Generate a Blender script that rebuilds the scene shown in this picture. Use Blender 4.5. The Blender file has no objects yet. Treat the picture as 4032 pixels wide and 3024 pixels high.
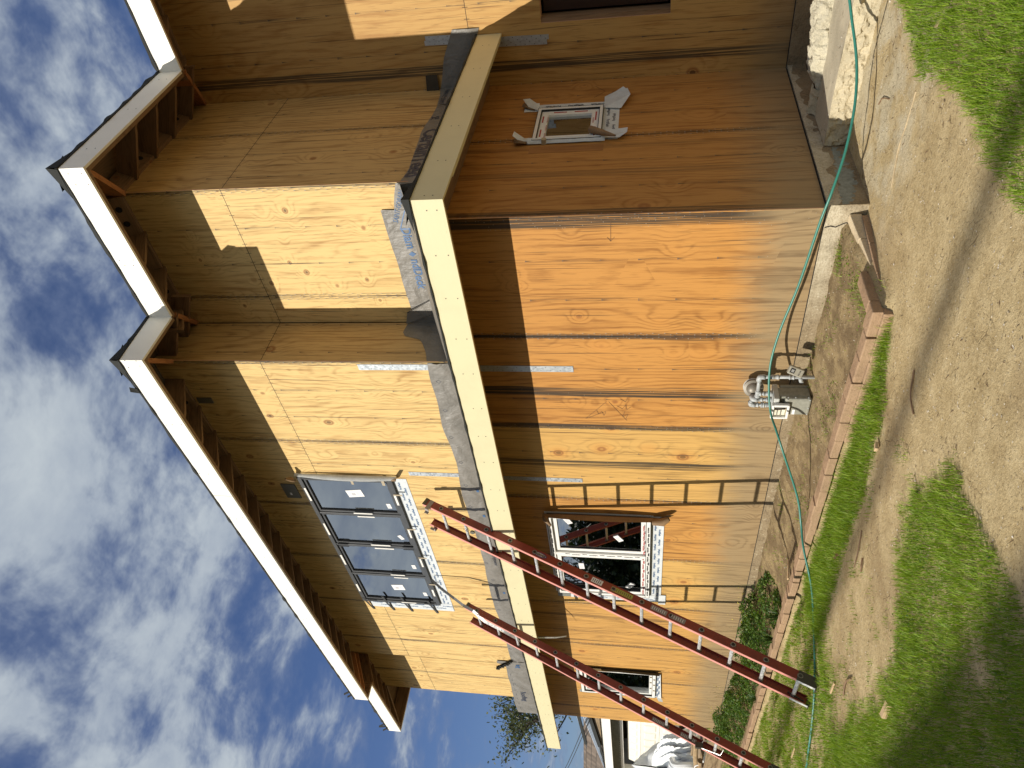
import bpy, bmesh, math, random
import numpy as np
from mathutils import Vector, Matrix, noise as mnoise
R = math.radians
scene = bpy.context.scene
col = scene.collection
random.seed(7); rng = np.random.default_rng(11)

# ---------------------------------------------------------------- camera
PITCH, YAW, ROLL = 0.1783, -0.8056, 0.0108
fw = Vector((math.sin(YAW)*math.cos(PITCH), math.cos(YAW)*math.cos(PITCH), math.sin(PITCH)))
r0 = Vector((math.cos(YAW), -math.sin(YAW), 0)); u0 = r0.cross(fw)
rt = r0*math.cos(ROLL)+u0*math.sin(ROLL); up = -r0*math.sin(ROLL)+u0*math.cos(ROLL)
cd = bpy.data.cameras.new('camera'); cam = bpy.data.objects.new('camera', cd); col.objects.link(cam)
cd.sensor_width = 36; cd.lens = 2898.83/4032*36; cd.clip_start = .05; cd.clip_end = 3000
# the photo was taken with the phone held on its side: image right = down, image up = right
m = Matrix(((-up.x, rt.x, -fw.x, 3.137), (-up.y, rt.y, -fw.y, -4.774), (-up.z, rt.z, -fw.z, 1.264), (0, 0, 0, 1)))
cam.matrix_world = m
scene.camera = cam

# ---------------------------------------------------------------- light
SUN = Vector((-.30, -1, .66)).normalized()
SUN_STRENGTH = 4.3
sd = bpy.data.lights.new('sun', 'SUN'); so = bpy.data.objects.new('sun', sd); col.objects.link(so)
sd.energy = SUN_STRENGTH; sd.angle = R(.53); sd.color = (1, .93, .82)
so.rotation_euler = SUN.to_track_quat('Z', 'Y').to_euler()
scene.view_settings.view_transform = 'Standard'; scene.view_settings.look = 'None'
scene.view_settings.exposure = 0.30; scene.view_settings.gamma = 1

# ---------------------------------------------------------------- node helper
class NT:
    def __init__(s, tree): s.t = tree; s.n = tree.nodes; s.l = tree.links
    def node(s, kind, **kw):
        n = s.n.new(kind)
        for k, v in kw.items(): setattr(n, k, v)
        return n
    def put(s, sock, v):
        if v is None: return
        if isinstance(v, bpy.types.NodeSocket): s.l.new(v, sock)
        else:
            if sock.type == 'RGBA' and len(v) == 3: v = (*v, 1)
            sock.default_value = v
    def m(s, op, a, b=None, c=None, clamp=False):
        n = s.node('ShaderNodeMath', operation=op); n.use_clamp = clamp
        s.put(n.inputs[0], a); s.put(n.inputs[1], b); s.put(n.inputs[2], c); return n.outputs[0]
    def v(s, op, a, b=None):
        n = s.node('ShaderNodeVectorMath', operation=op); s.put(n.inputs[0], a); s.put(n.inputs[1], b)
        return n.outputs['Value'] if op in ('LENGTH', 'DISTANCE', 'DOT_PRODUCT') else n.outputs[0]
    def xyz(s, x, y, z):
        n = s.node('ShaderNodeCombineXYZ'); [s.put(n.inputs[i], q) for i, q in enumerate((x, y, z))]; return n.outputs[0]
    def sep(s, v):
        n = s.node('ShaderNodeSeparateXYZ'); s.put(n.inputs[0], v); return n.outputs
    def noise(s, vec, scale=1., detail=2., rough=.5, dist=0., fac=True):
        n = s.node('ShaderNodeTexNoise'); s.put(n.inputs['Vector'], vec); n.inputs['Scale'].default_value = scale
        n.inputs['Detail'].default_value = detail; n.inputs['Roughness'].default_value = rough; n.inputs['Distortion'].default_value = dist
        return n.outputs[0 if fac else 1]
    def voro(s, vec, scale=1., rnd=1., feature='F1'):
        n = s.node('ShaderNodeTexVoronoi', feature=feature); s.put(n.inputs['Vector'], vec)
        n.inputs['Scale'].default_value = scale; n.inputs['Randomness'].default_value = rnd; return n.outputs
    def white(s, vec):
        n = s.node('ShaderNodeTexWhiteNoise', noise_dimensions='3D'); s.put(n.inputs['Vector'], vec); return n.outputs[0]
    def step(s, a, e0, e1):      # smoothstep from e0 (0) to e1 (1)
        n = s.node('ShaderNodeMapRange', interpolation_type='SMOOTHSTEP'); s.put(n.inputs[0], a)
        s.put(n.inputs[1], e0); s.put(n.inputs[2], e1); return n.outputs[0]
    def mix(s, f, a, b, mode='MIX'):
        n = s.node('ShaderNodeMix', data_type='RGBA', blend_type=mode); s.put(n.inputs[0], f)
        s.put(n.inputs[6], a); s.put(n.inputs[7], b); return n.outputs[2]
    def ramp(s, f, stops):
        n = s.node('ShaderNodeValToRGB'); s.put(n.inputs[0], f); e = n.color_ramp.elements
        while len(e) < len(stops): e.new(.5)
        for el, (p, c) in zip(e, stops): el.position = p; el.color = (*c, 1)
        return n.outputs[0]
    def bump(s, h, strength=.3, dist=.01):
        n = s.node('ShaderNodeBump'); s.put(n.inputs['Height'], h); n.inputs['Strength'].default_value = strength
        n.inputs['Distance'].default_value = dist; return n.outputs[0]

def newmat(name):
    mt = bpy.data.materials.new(name); mt.use_nodes = True; nt = NT(mt.node_tree)
    b = nt.n['Principled BSDF']; return mt, nt, b
def plain(name, c, rough=.6, metal=0., var=.12, scale=9., bump=.0, spec=.5, var_scale=(1, 1, 1)):
    mt, nt, b = newmat(name)
    co = nt.node('ShaderNodeTexCoord').outputs['Object']
    co = nt.v('MULTIPLY', co, var_scale)
    n1 = nt.noise(co, scale, 5, .62); n2 = nt.noise(co, scale*7, 3, .6)
    f = nt.m('ADD', nt.m('MULTIPLY', n1, .65), nt.m('MULTIPLY', n2, .35))
    dk = tuple(x*(1-var*1.6) for x in c); lt = tuple(min(1, x*(1+var)) for x in c)
    nt.put(b.inputs['Base Color'], nt.ramp(f, [(.3, dk), (.7, lt)]))
    nt.put(b.inputs['Roughness'], nt.m('ADD', rough-.08, nt.m('MULTIPLY', n2, .16), clamp=True))
    b.inputs['Metallic'].default_value = metal; b.inputs['Specular IOR Level'].default_value = spec
    if bump: nt.put(b.inputs['Normal'], nt.bump(f, bump, .01))
    return mt

# ---------------------------------------------------------------- world: daylight sky with broken cloud
wd = bpy.data.worlds.new('World'); scene.world = wd; wd.use_nodes = True
w = NT(wd.node_tree); bg = w.n['Background']
sky = w.node('ShaderNodeTexSky', sky_type='NISHITA'); sky.sun_disc = False
sky.sun_elevation = math.asin(SUN.z); sky.sun_rotation = math.atan2(SUN.x, SUN.y); sky.air_density = 1.0; sky.dust_density = .4; sky.ozone_density = 2.2
d = w.node('ShaderNodeTexCoord').outputs['Generated']
dx, dy, dz = w.sep(d)
hh = w.m('ADD', w.m('MAXIMUM', dz, 0), .16)
pv = w.xyz(w.m('DIVIDE', dx, hh), w.m('DIVIDE', dy, hh), 0.0)
warp = w.noise(pv, 1.6, 3, .55, fac=False)
pw = w.v('ADD', pv, w.v('MULTIPLY', w.v('SUBTRACT', warp, (.5, .5, .5)), (.22, .22, 0)))
big = w.noise(pw, 1.5, 3, .5)
mid = w.noise(w.v('MULTIPLY', pw, (1.0, 1.1, 1)), 6.0, 5, .57)
fin = w.noise(w.v('MULTIPLY', pw, (1.3, 1, 1)), 26, 4, .6)
cf = w.m('ADD', w.m('ADD', w.m('MULTIPLY', big, .85), w.m('MULTIPLY', mid, .80)), w.m('MULTIPLY', fin, .12))
clearing = w.m('MULTIPLY', w.m('MULTIPLY', w.step(dz, .50, .15), w.step(dy, -.15, .25)), .15)     # thinner cloud towards the horizon
cf = w.m('ADD', cf, w.m('MULTIPLY', w.step(dy, -.05, -.5), .22))      # thicker cloud to the south
cm = w.step(w.m('SUBTRACT', cf, clearing), .695, 1.01)
tone = w.noise(pw, 6.5, 5, .6)
ccol = w.ramp(w.m('ADD', w.m('MULTIPLY', tone, .6), w.m('MULTIPLY', cm, .4)), [(.42, (3.3, 4.2, 6.4)), (.60, (6.0, 7.0, 8.5)), (.84, (9.8, 10.8, 11.4))])
sk = w.mix(1.0, sky.outputs[0], (1.0, 1.12, 1.5), 'MULTIPLY')
sk = w.mix(w.m('MULTIPLY', cm, .93), sk, ccol)
w.put(bg.inputs[0], sk); bg.inputs[1].default_value = .048

# ---------------------------------------------------------------- mesh helpers
class MB:
    """collects polygons with a UV (metres, v along the grain)"""
    def __init__(s): s.v = []; s.f = []; s.uv = []; s.mi = []
    def poly(s, pts, uv=None, mi=0):
        i = len(s.v); s.v += [tuple(p) for p in pts]; s.f.append(tuple(range(i, i+len(pts))))
        if uv is None:
            a, b2, c = Vector(pts[0]), Vector(pts[1]), Vector(pts[2])
            e = [(Vector(pts[(k+1) % len(pts)])-Vector(pts[k])) for k in range(len(pts))]
            g = max(e, key=lambda q: q.length).normalized(); n = (b2-a).cross(c-b2).normalized(); h = n.cross(g)
            uv = [((Vector(p)-a).dot(h)+a.x*.7+a.y*.37, (Vector(p)-a).dot(g)+a.z*.3) for p in pts]
        s.uv += [tuple(q) for q in uv]; s.mi.append(mi)
    def box(s, x0, x1, y0, y1, z0, z1, M=None, mi=0):
        P = [Vector((x, y, z)) for x in (x0, x1) for y in (y0, y1) for z in (z0, z1)]
        if M is not None: P = [M @ p for p in P]
        for q in ((0, 1, 3, 2), (4, 6, 7, 5), (0, 4, 5, 1), (2, 3, 7, 6), (0, 2, 6, 4), (1, 5, 7, 3)): s.poly([P[k] for k in q], mi=mi)
    def bar(s, a, b, wd, th, upv=(0, 0, 1), mi=0):   # rectangular bar from a to b: wd across, th along upv
        a, b = Vector(a), Vector(b); t = (b-a).normalized(); x = t.cross(Vector(upv)).normalized(); y = x.cross(t)
        c = [x*sx*wd/2+y*sy*th/2 for sx, sy in ((-1, -1), (1, -1), (1, 1), (-1, 1))]
        A = [a+q for q in c]; B = [b+q for q in c]
        for k in range(4): s.poly([A[k], A[(k+1) % 4], B[(k+1) % 4], B[k]], mi=mi)
        s.poly(A[::-1], mi=mi); s.poly(B, mi=mi)
    def prism(s, pts, ext, mi=0):   # planar polygon extruded by vector ext
        ext = Vector(ext); A = [Vector(p) for p in pts]; B = [p+ext for p in A]; n = len(A)
        for k in range(n): s.poly([A[k], A[(k+1) % n], B[(k+1) % n], B[k]], mi=mi)
        s.poly(A[::-1], mi=mi); s.poly(B, mi=mi)
    def tube(s, pts, rad, seg=10, cap=True, mi=0, prof=None):
        pts = [Vector(p) for p in pts]; n = len(pts)
        rad = [rad]*n if not hasattr(rad, '__len__') else rad
        t = (pts[1]-pts[0]).normalized(); ref = Vector((0, 0, 1)) if abs(t.z) < .9 else Vector((1, 0, 0)); x = t.cross(ref).normalized()
        rings = []
        for k in range(n):
            t = (pts[min(k+1, n-1)]-pts[max(k-1, 0)]).normalized(); x = (x-t*x.dot(t)).normalized(); y = t.cross(x)
            rings.append([pts[k]+(x*math.cos(2*math.pi*j/seg)+y*math.sin(2*math.pi*j/seg))*rad[k]*(prof[j] if prof else 1) for j in range(seg)])
        for k in range(n-1):
            for j in range(seg):
                j2 = (j+1) % seg; s.poly([rings[k][j], rings[k+1][j], rings[k+1][j2], rings[k][j2]], uv=[(j*.1, k*.1)]*4, mi=mi)
        if cap: s.poly(rings[0], uv=[(0, 0)]*seg, mi=mi); s.poly(rings[-1][::-1], uv=[(0, 0)]*seg, mi=mi)
    def build(s, name, mat, parent=None, smooth=False, bevel=0., merge=False):
        me = bpy.data.meshes.new(name); me.from_pydata(s.v, [], s.f)
        ul = me.uv_layers.new(name='UVMap'); ul.data.foreach_set('uv', np.array(s.uv, dtype=np.float32).ravel())
        mats = mat if isinstance(mat, (list, tuple)) else [mat]
        for q in mats: me.materials.append(q)
        me.polygons.foreach_set('material_index', s.mi)
        if merge or smooth or bevel:
            bm = bmesh.new(); bm.from_mesh(me); bmesh.ops.remove_doubles(bm, verts=bm.verts, dist=1e-5)
            bmesh.ops.recalc_face_normals(bm, faces=bm.faces)
            if smooth:
                for f in bm.faces: f.smooth = True
                for e in bm.edges:
                    if len(e.link_faces) == 2 and e.calc_face_angle(0) > R(38): e.smooth = False
            bm.to_mesh(me); bm.free()
        o = bpy.data.objects.new(name, me); col.objects.link(o)
        if bevel:
            md = o.modifiers.new('bevel', 'BEVEL'); md.width = bevel; md.segments = 2; md.limit_method = 'ANGLE'; md.angle_limit = R(40)
        if parent is not None: par(o, parent)
        return o
def par(o, p):
    o.parent = p; o.matrix_parent_inverse = world_of(p).inverted()
def world_of(o):
    L = Matrix.Translation(o.location) @ o.rotation_euler.to_matrix().to_4x4()
    return world_of(o.parent) @ o.matrix_parent_inverse @ L if o.parent else L
def empty(name, loc, label, cat, group=None):
    o = bpy.data.objects.new(name, None); col.objects.link(o); o.location = loc; o.empty_display_size = .1
    return tag(o, label, cat, group)
def tag(o, label=None, cat=None, group=None, kind=None):
    for k, v in (('label', label), ('category', cat), ('group', group), ('kind', kind)):
        if v: o[k] = v
    return o
def copy_tree(o, parent=None):
    kids = [c for c in bpy.data.objects if c.parent == o]
    c = o.copy(); col.objects.link(c)
    if parent is not None: c.parent = parent
    for k in kids: copy_tree(k, c)
    return c
def text_mb(txt, size, place, mb, mi=0, squash=1.0, bold=0.0, spacing=1.0):
    """adds lettering; place(u, v) maps the text's own metres (centred) to a world point"""
    cu = bpy.data.curves.new('lettering', 'FONT'); cu.body = txt; cu.size = size; cu.align_x = 'CENTER'; cu.align_y = 'CENTER'
    cu.resolution_u = 2; cu.offset = bold; cu.space_character = spacing; cu.fill_mode = 'FRONT'
    o = bpy.data.objects.new('lettering', cu); col.objects.link(o); bpy.context.view_layer.update()
    me = bpy.data.meshes.new_from_object(o.evaluated_get(bpy.context.evaluated_depsgraph_get()))
    base = len(mb.v); vs = [tuple(place(v.co.x*squash, v.co.y)) for v in me.vertices]
    mb.v += vs
    for p in me.polygons:
        mb.f.append(tuple(base+i for i in p.vertices)); mb.uv += [(0, 0)]*len(p.vertices); mb.mi.append(mi)
    bpy.data.objects.remove(o); bpy.data.curves.remove(cu); bpy.data.meshes.remove(me)

# ---------------------------------------------------------------- wood materials
def wood(name, light, dark, seed=0., huebands=None, sheet=1.2192, knots=.5, ring=7., seams=True, bands=(), grey=None, hue=None, streak=.5, u_off=0., checks=.62, zseam=None, contrast=1.0, knot_scale=(2.7, 2.2)):
    mt, nt, b = newmat(name)
    uv = nt.node('ShaderNodeUVMap').outputs[0]; u, v, _ = nt.sep(uv); u = nt.m('ADD', u, u_off)
    row = nt.m('GREATER_THAN', v, zseam) if zseam else 0.0
    sid = nt.m('FLOOR', nt.m('DIVIDE', u, sheet)); sid = nt.m('ADD', sid, nt.m('MULTIPLY', row, 17.0)) if zseam else sid
    w_ = nt.m('ADD', nt.m('MULTIPLY', sid, 7.31), seed)
    P = nt.xyz(u, v, w_)
    big = nt.noise(nt.v('MULTIPLY', P, (1.6, .22, 1)), 1., 2, .5)
    wob = nt.noise(nt.v('MULTIPLY', P, (6, 1.6, 1)), 1., 3, .55)
    kv = nt.voro(nt.v('MULTIPLY', P, (*knot_scale, 1)), 1., .95)
    kd, kc = kv[0], nt.sep(kv[1])
    keep = nt.m('LESS_THAN', kc[0], knots)
    rsz = nt.m('ADD', .55, nt.m('MULTIPLY', kc[1], .75))
    kd = nt.m('DIVIDE', kd, rsz)
    kb = nt.m('MULTIPLY', nt.m('POWER', nt.m('SUBTRACT', 1.0, nt.m('MULTIPLY', kd, 1.9), clamp=True), 1.5), keep)
    field = nt.m('ADD', nt.m('ADD', nt.m('MULTIPLY', big, ring*2.2), nt.m('MULTIPLY', u, ring*1.5)), nt.m('ADD', nt.m('MULTIPLY', wob, ring*.22), nt.m('MULTIPLY', kb, 3.6)))
    sw = nt.m('SINE', nt.m('MULTIPLY', field, 6.283)); sw = nt.m('ADD', nt.m('MULTIPLY', sw, .5), .5); late = nt.m('POWER', sw, 2.6)
    fine = nt.noise(nt.v('MULTIPLY', P, (110, 3.2, 1)), 1., 3, .6)
    med = nt.noise(nt.v('MULTIPLY', P, (22, .9, 1)), 1., 3, .6)
    blot = nt.noise(nt.v('MULTIPLY', P, (2.2, 1.4, 1)), 1., 3, .55)
    g = nt.m('ADD', nt.m('MULTIPLY', nt.m('MULTIPLY', late, nt.m('ADD', .25, blot)), .62*contrast), nt.m('ADD', nt.m('MULTIPLY', nt.m('SUBTRACT', fine, .5), 1.5), nt.m('MULTIPLY', nt.m('SUBTRACT', med, .5), 1.9)))
    g = nt.m('ADD', g, nt.m('MULTIPLY', nt.m('SUBTRACT', blot, .5), .7), clamp=True)
    c = nt.mix(g, light, dark)
    dash = nt.step(nt.noise(nt.v('MULTIPLY', P, (85, 4.5, 1)), 1., 2, .55), .60, .68); c = nt.mix(nt.m('MULTIPLY', dash, .42), c, tuple(x*.55 for x in dark))
    if hue:      # whole sheets differ a little in colour
        if huebands:
            wn = 0.0
            for a_, b_, f_ in huebands: wn = nt.m('MAXIMUM', wn, nt.m('MULTIPLY', nt.m('MULTIPLY', nt.m('GREATER_THAN', u, a_), nt.m('LESS_THAN', u, b_)), f_))
        else: wn = nt.white(nt.xyz(sid, 3.3+seed, 1.7))
        c = nt.mix(nt.m('MULTIPLY', wn, .85), c, nt.mix(g, hue, tuple(x*.62 for x in hue)))
    # knots
    pale = nt.m('MULTIPLY', nt.step(kd, .34, .12), keep); c = nt.mix(nt.m('MULTIPLY', pale, .35), c, tuple(min(1, x*1.18) for x in light))
    halo = nt.m('MULTIPLY', nt.m('MULTIPLY', nt.step(kd, .135, .085), nt.step(kd, .05, .075)), keep); c = nt.mix(nt.m('MULTIPLY', halo, .75), c, (.26, .10, .03))
    core = nt.m('MULTIPLY', nt.step(kd, .066, .044), nt.m('MULTIPLY', keep, nt.m('ADD', .5, nt.m('MULTIPLY', kc[2], .5)))); c = nt.mix(core, c, (.085, .033, .013))
    # thin surface checks running along the grain
    ch = nt.noise(nt.v('MULTIPLY', P, (75, .8, 1)), 1., 1.5, .5); chm = nt.step(ch, checks+.03, checks+.09)
    c = nt.mix(nt.m('MULTIPLY', chm, .62), c, (.05, .028, .014))
    if seams:
        fr = nt.m('SUBTRACT', nt.m('FRACT', nt.m('ADD', nt.m('DIVIDE', u, .4064), .5)), .5); du = nt.m('MULTIPLY', nt.m('ABSOLUTE', fr), .4064)
        st = nt.noise(nt.v('MULTIPLY', P, (200, 1.5, 1)), 1., 2, .5); sm = nt.m('MULTIPLY', nt.step(du, .022, .004), nt.step(st, .52, .62))
        c = nt.mix(nt.m('MULTIPLY', sm, streak), c, (.035, .028, .022))
        fr2 = nt.m('SUBTRACT', nt.m('FRACT', nt.m('ADD', nt.m('DIVIDE', u, sheet), .5)), .5); ds = nt.m('MULTIPLY', nt.m('ABSOLUTE', fr2), sheet)
        st2 = nt.noise(nt.v('MULTIPLY', P, (150, .9, 1)), 1., 2, .5)
        sm2 = nt.m('MULTIPLY', nt.step(ds, .055, .008), nt.step(st2, .46, .60)); c = nt.mix(nt.m('MULTIPLY', sm2, min(1, streak*1.25)), c, (.03, .024, .02))
        line = nt.step(ds, .0034, .0018); c = nt.mix(nt.m('MULTIPLY', line, .9), c, (.012, .008, .006))
        def naildots(dist, off, pitch, ph):
            a = nt.m('SUBTRACT', dist, off); fv = nt.m('MULTIPLY', nt.m('SUBTRACT', nt.m('FRACT', nt.m('ADD', nt.m('DIVIDE', v, pitch), ph)), .5), pitch)
            jit = nt.m('MULTIPLY', nt.m('SUBTRACT', nt.noise(nt.v('MULTIPLY', P, (3, 3, 1)), 1., 0), .5), .05); a = nt.m('ADD', a, nt.m('MULTIPLY', jit, .3))
            rr = nt.m('SQRT', nt.m('ADD', nt.m('MULTIPLY', a, a), nt.m('MULTIPLY', fv, fv)))
            dot = nt.step(rr, .0062, .0042)
            tail = nt.m('MULTIPLY', nt.step(nt.m('ABSOLUTE', a), .004, .0015), nt.m('MULTIPLY', nt.m('LESS_THAN', fv, 0.0), nt.step(fv, -.07, -.005)))
            return dot, tail
        for dist, off, pitch, ph in ((du, .003, .30, .1), (ds, .014, .10, .0), (ds, .030, .10, .5)):
            dot, tail = naildots(dist, off, pitch, ph)
            c = nt.mix(nt.m('MULTIPLY', tail, .75), c, (.03, .022, .018)); c = nt.mix(nt.m('MULTIPLY', dot, .85), c, (.10, .085, .07) if off < .01 else (.3, .27, .23))
    for (bx, bw, bs) in bands:      # black weather stains on particular strips
        dd = nt.m('ABSOLUTE', nt.m('SUBTRACT', u, bx)); s3 = nt.noise(nt.v('MULTIPLY', P, (85, .55, 1)), 1., 3, .6)
        s4 = nt.noise(nt.v('MULTIPLY', P, (7, 1.0, 1)), 1., 2, .5)
        e = nt.m('ADD', bw, nt.m('MULTIPLY', nt.m('SUBTRACT', s4, .5), bw*1.2))
        mk = nt.m('MULTIPLY', nt.step(nt.m('SUBTRACT', dd, e), .006, -.014), nt.step(s3, .36, .54)); c = nt.mix(nt.m('MULTIPLY', mk, bs), c, (.030, .026, .020))
    if zseam:
        dzv = nt.m('ABSOLUTE', nt.m('SUBTRACT', v, zseam)); c = nt.mix(nt.m('MULTIPLY', nt.step(dzv, .0042, .002), .92), c, (.01, .007, .005))
        tk = nt.m('SUBTRACT', nt.m('FRACT', nt.m('DIVIDE', u, .105)), .5); tk = nt.m('MULTIPLY', nt.step(nt.m('ABSOLUTE', tk), .045, .02), nt.step(dzv, .030, .022))
        c = nt.mix(nt.m('MULTIPLY', tk, .75), c, (.02, .014, .01))
    if grey:      # splash-back greying near the ground
        g0, g1, gs = grey
        gn = nt.noise(nt.v('MULTIPLY', P, (5, 1.2, 0)), 1., 4, .6); gn2 = nt.noise(nt.v('MULTIPLY', P, (70, 1.5, 0)), 1., 2, .5)
        zz = nt.m('ADD', v, nt.m('ADD', nt.m('MULTIPLY', nt.m('SUBTRACT', gn, .5), .28), nt.m('MULTIPLY', nt.m('SUBTRACT', gn2, .5), .10)))
        gm = nt.m('MULTIPLY', nt.step(zz, g1, g0), gs)
        c = nt.mix(gm, c, nt.mix(g, (.31, .225, .120), (.155, .105, .055)))
    nt.put(b.inputs['Base Color'], c)
    b.inputs['Roughness'].default_value = .62; b.inputs['Specular IOR Level'].default_value = .3
    nt.put(b.inputs['Normal'], nt.bump(nt.m('SUBTRACT', nt.m('MULTIPLY', g, -.5), nt.m('MULTIPLY', chm, .6)), .25, .003))
    return mt
OR_L, OR_D = (.50, .228, .052), (.24, .086, .014)
YE_L, YE_D = (.68, .480, .195), (.38, .210, .066)
M = {}
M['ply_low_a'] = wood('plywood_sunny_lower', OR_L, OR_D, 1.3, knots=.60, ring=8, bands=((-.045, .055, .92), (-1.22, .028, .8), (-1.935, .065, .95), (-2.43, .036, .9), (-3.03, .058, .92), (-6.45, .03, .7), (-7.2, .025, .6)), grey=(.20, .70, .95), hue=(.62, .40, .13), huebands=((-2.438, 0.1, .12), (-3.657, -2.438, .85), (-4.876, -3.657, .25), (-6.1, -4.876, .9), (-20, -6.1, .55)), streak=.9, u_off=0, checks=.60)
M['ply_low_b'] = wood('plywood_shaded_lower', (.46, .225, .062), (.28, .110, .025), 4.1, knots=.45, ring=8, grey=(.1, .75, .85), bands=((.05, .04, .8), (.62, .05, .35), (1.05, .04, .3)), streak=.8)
M['ply_c'] = wood('plywood_back_wall', (.50, .30, .10), (.32, .155, .04), 9.7, knots=.4, ring=7, zseam=2.95, grey=(.05, .5, .7), bands=((.22, .055, .85),), streak=.7, u_off=.03)
M['ply_up_a2'] = wood('plywood_upper_long', YE_L, YE_D, 15.2, knots=.72, ring=10, zseam=4.995, streak=.75, u_off=.335, checks=.61, knot_scale=(3.2, 2.4))
M['ply_up_a1'] = wood('plywood_upper_front', YE_L, YE_D, 22.9, knots=.92, ring=9, zseam=4.995, streak=.6, checks=.66, knot_scale=(3.6, 4.2), contrast=.8)
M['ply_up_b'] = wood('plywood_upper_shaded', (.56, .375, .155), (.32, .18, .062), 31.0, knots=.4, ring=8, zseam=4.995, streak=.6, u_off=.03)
M['ply_up_a3'] = wood('plywood_upper_end', YE_L, YE_D, 41.0, knots=.5, ring=9, zseam=4.995, streak=.75, u_off=.9)
M['lumber'] = wood('framing_lumber', (.24, .15, .085), (.13, .078, .042), 3., seams=False, knots=.25, ring=22, checks=.75)
M['lumber_orange'] = wood('hip_rafter_lumber', (.42, .19, .08), (.27, .105, .04), 6., seams=False, knots=.2, ring=22, checks=.75)
M['sheathing'] = wood('roof_sheathing', (.22, .145, .08), (.14, .088, .048), 8., seams=False, knots=.4, ring=9, checks=.7)
M['plyedge'] = plain('plywood_edge', (.60, .34, .20), .7, scale=60, var=.35, var_scale=(1, 1, .05))
M['gap'] = plain('black_gap', (.012, .010, .009), .9)
def painted(name, c, dirt):
    mt, nt, b = newmat(name); co = nt.node('ShaderNodeTexCoord').outputs['Object']
    a = nt.noise(co, 2.3, 6, .65); s_ = nt.noise(nt.v('MULTIPLY', co, (9, 9, 30)), 1., 5, .7); sp = nt.step(s_, .66, .75)
    cc = nt.mix(nt.step(a, .45, .75), c, tuple(x*.93 for x in c)); cc = nt.mix(nt.m('MULTIPLY', sp, dirt), cc, tuple(x*.55 for x in c))
    nt.put(b.inputs['Base Color'], cc); b.inputs['Roughness'].default_value = .55
    nt.put(b.inputs['Normal'], nt.bump(nt.noise(nt.v('MULTIPLY', co, (3, 3, 60)), 1., 3), .12, .004)); return mt
M['fascia_low'] = painted('cream_fascia_paint', (.66, .60, .37), .45)
M['fascia_up'] = painted('white_fascia_primer', (.84, .83, .77), .22)
M['felt'] = plain('black_roofing_felt', (.018, .020, .018), .85, bump=.5, scale=14)
def membrane_mat():
    mt, nt, b = newmat('grey_underlayment'); co = nt.node('ShaderNodeTexCoord').outputs['Object']
    n1 = nt.noise(co, 4.2, 3, .5, dist=.5); n2 = nt.noise(nt.v('MULTIPLY', co, (1, 1, .5)), 13, 4, .6, dist=.25); n3 = nt.noise(co, 160, 2)
    nt.put(b.inputs['Base Color'], nt.ramp(n1, [(.3, (.155, .145, .125)), (.7, (.215, .20, .175))])); b.inputs['Roughness'].default_value = .5
    h = nt.m('ADD', nt.m('MULTIPLY', n1, 1.0), nt.m('ADD', nt.m('MULTIPLY', n2, .45), nt.m('MULTIPLY', n3, .015)))
    nt.put(b.inputs['Normal'], nt.bump(h, .6, .045)); return mt
M['membrane'] = membrane_mat()
M['ink_blue'] = plain('blue_print', (.055, .13, .27), .5, var=.15)
M['ink_dark'] = plain('dark_print', (.035, .045, .075), .5, var=.15)
M['ink_black'] = plain('black_print', (.02, .02, .022), .5)
M['ink_red'] = plain('red_print', (.42, .035, .03), .5)
def galv(name, base=(.58, .62, .64), dark=(.38, .42, .45), metal=.55):
    mt, nt, b = newmat(name); co = nt.node('ShaderNodeTexCoord').outputs['Object']
    vo = nt.voro(co, 55)[1]; f = nt.sep(vo)[0]; n = nt.noise(co, 18, 3)
    nt.put(b.inputs['Base Color'], nt.mix(nt.m('ADD', nt.m('MULTIPLY', f, .5), nt.m('MULTIPLY', n, .5)), dark, base))
    b.inputs['Metallic'].default_value = metal; nt.put(b.inputs['Roughness'], nt.m('ADD', .34, nt.m('MULTIPLY', f, .2))); return mt
M['galv'] = galv('galvanised_strap')
M['alu'] = galv('aluminium_rung', (.72, .72, .70), (.60, .60, .58), .8)
M['darksteel'] = plain('dark_worn_steel', (.09, .085, .075), .5, .6)
M['frame_dark'] = plain('charcoal_window_frame', (.060, .063, .066), .42, var=.15)
M['frame_dark2'] = plain('black_window_gasket', (.016, .016, .017), .5)
M['film'] = plain('white_protective_film', (.80, .80, .77), .38, var=.06, bump=.2, scale=20)
M['flash'] = plain('white_flashing_tape', (.66, .70, .72), .36, var=.12, bump=.6, scale=11)
M['kraft'] = plain('brown_kraft_backing', (.25, .155, .075), .7, var=.2, bump=.2)
M['tape_tan'] = plain('tan_tape', (.42, .35, .24), .55)
M['tape_black'] = plain('black_tape', (.03, .03, .028), .5)
M['foam'] = plain('white_foam_strip', (.82, .80, .74), .8)
M['paper'] = plain('white_paper_label', (.80, .80, .80), .6, var=.03)
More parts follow.
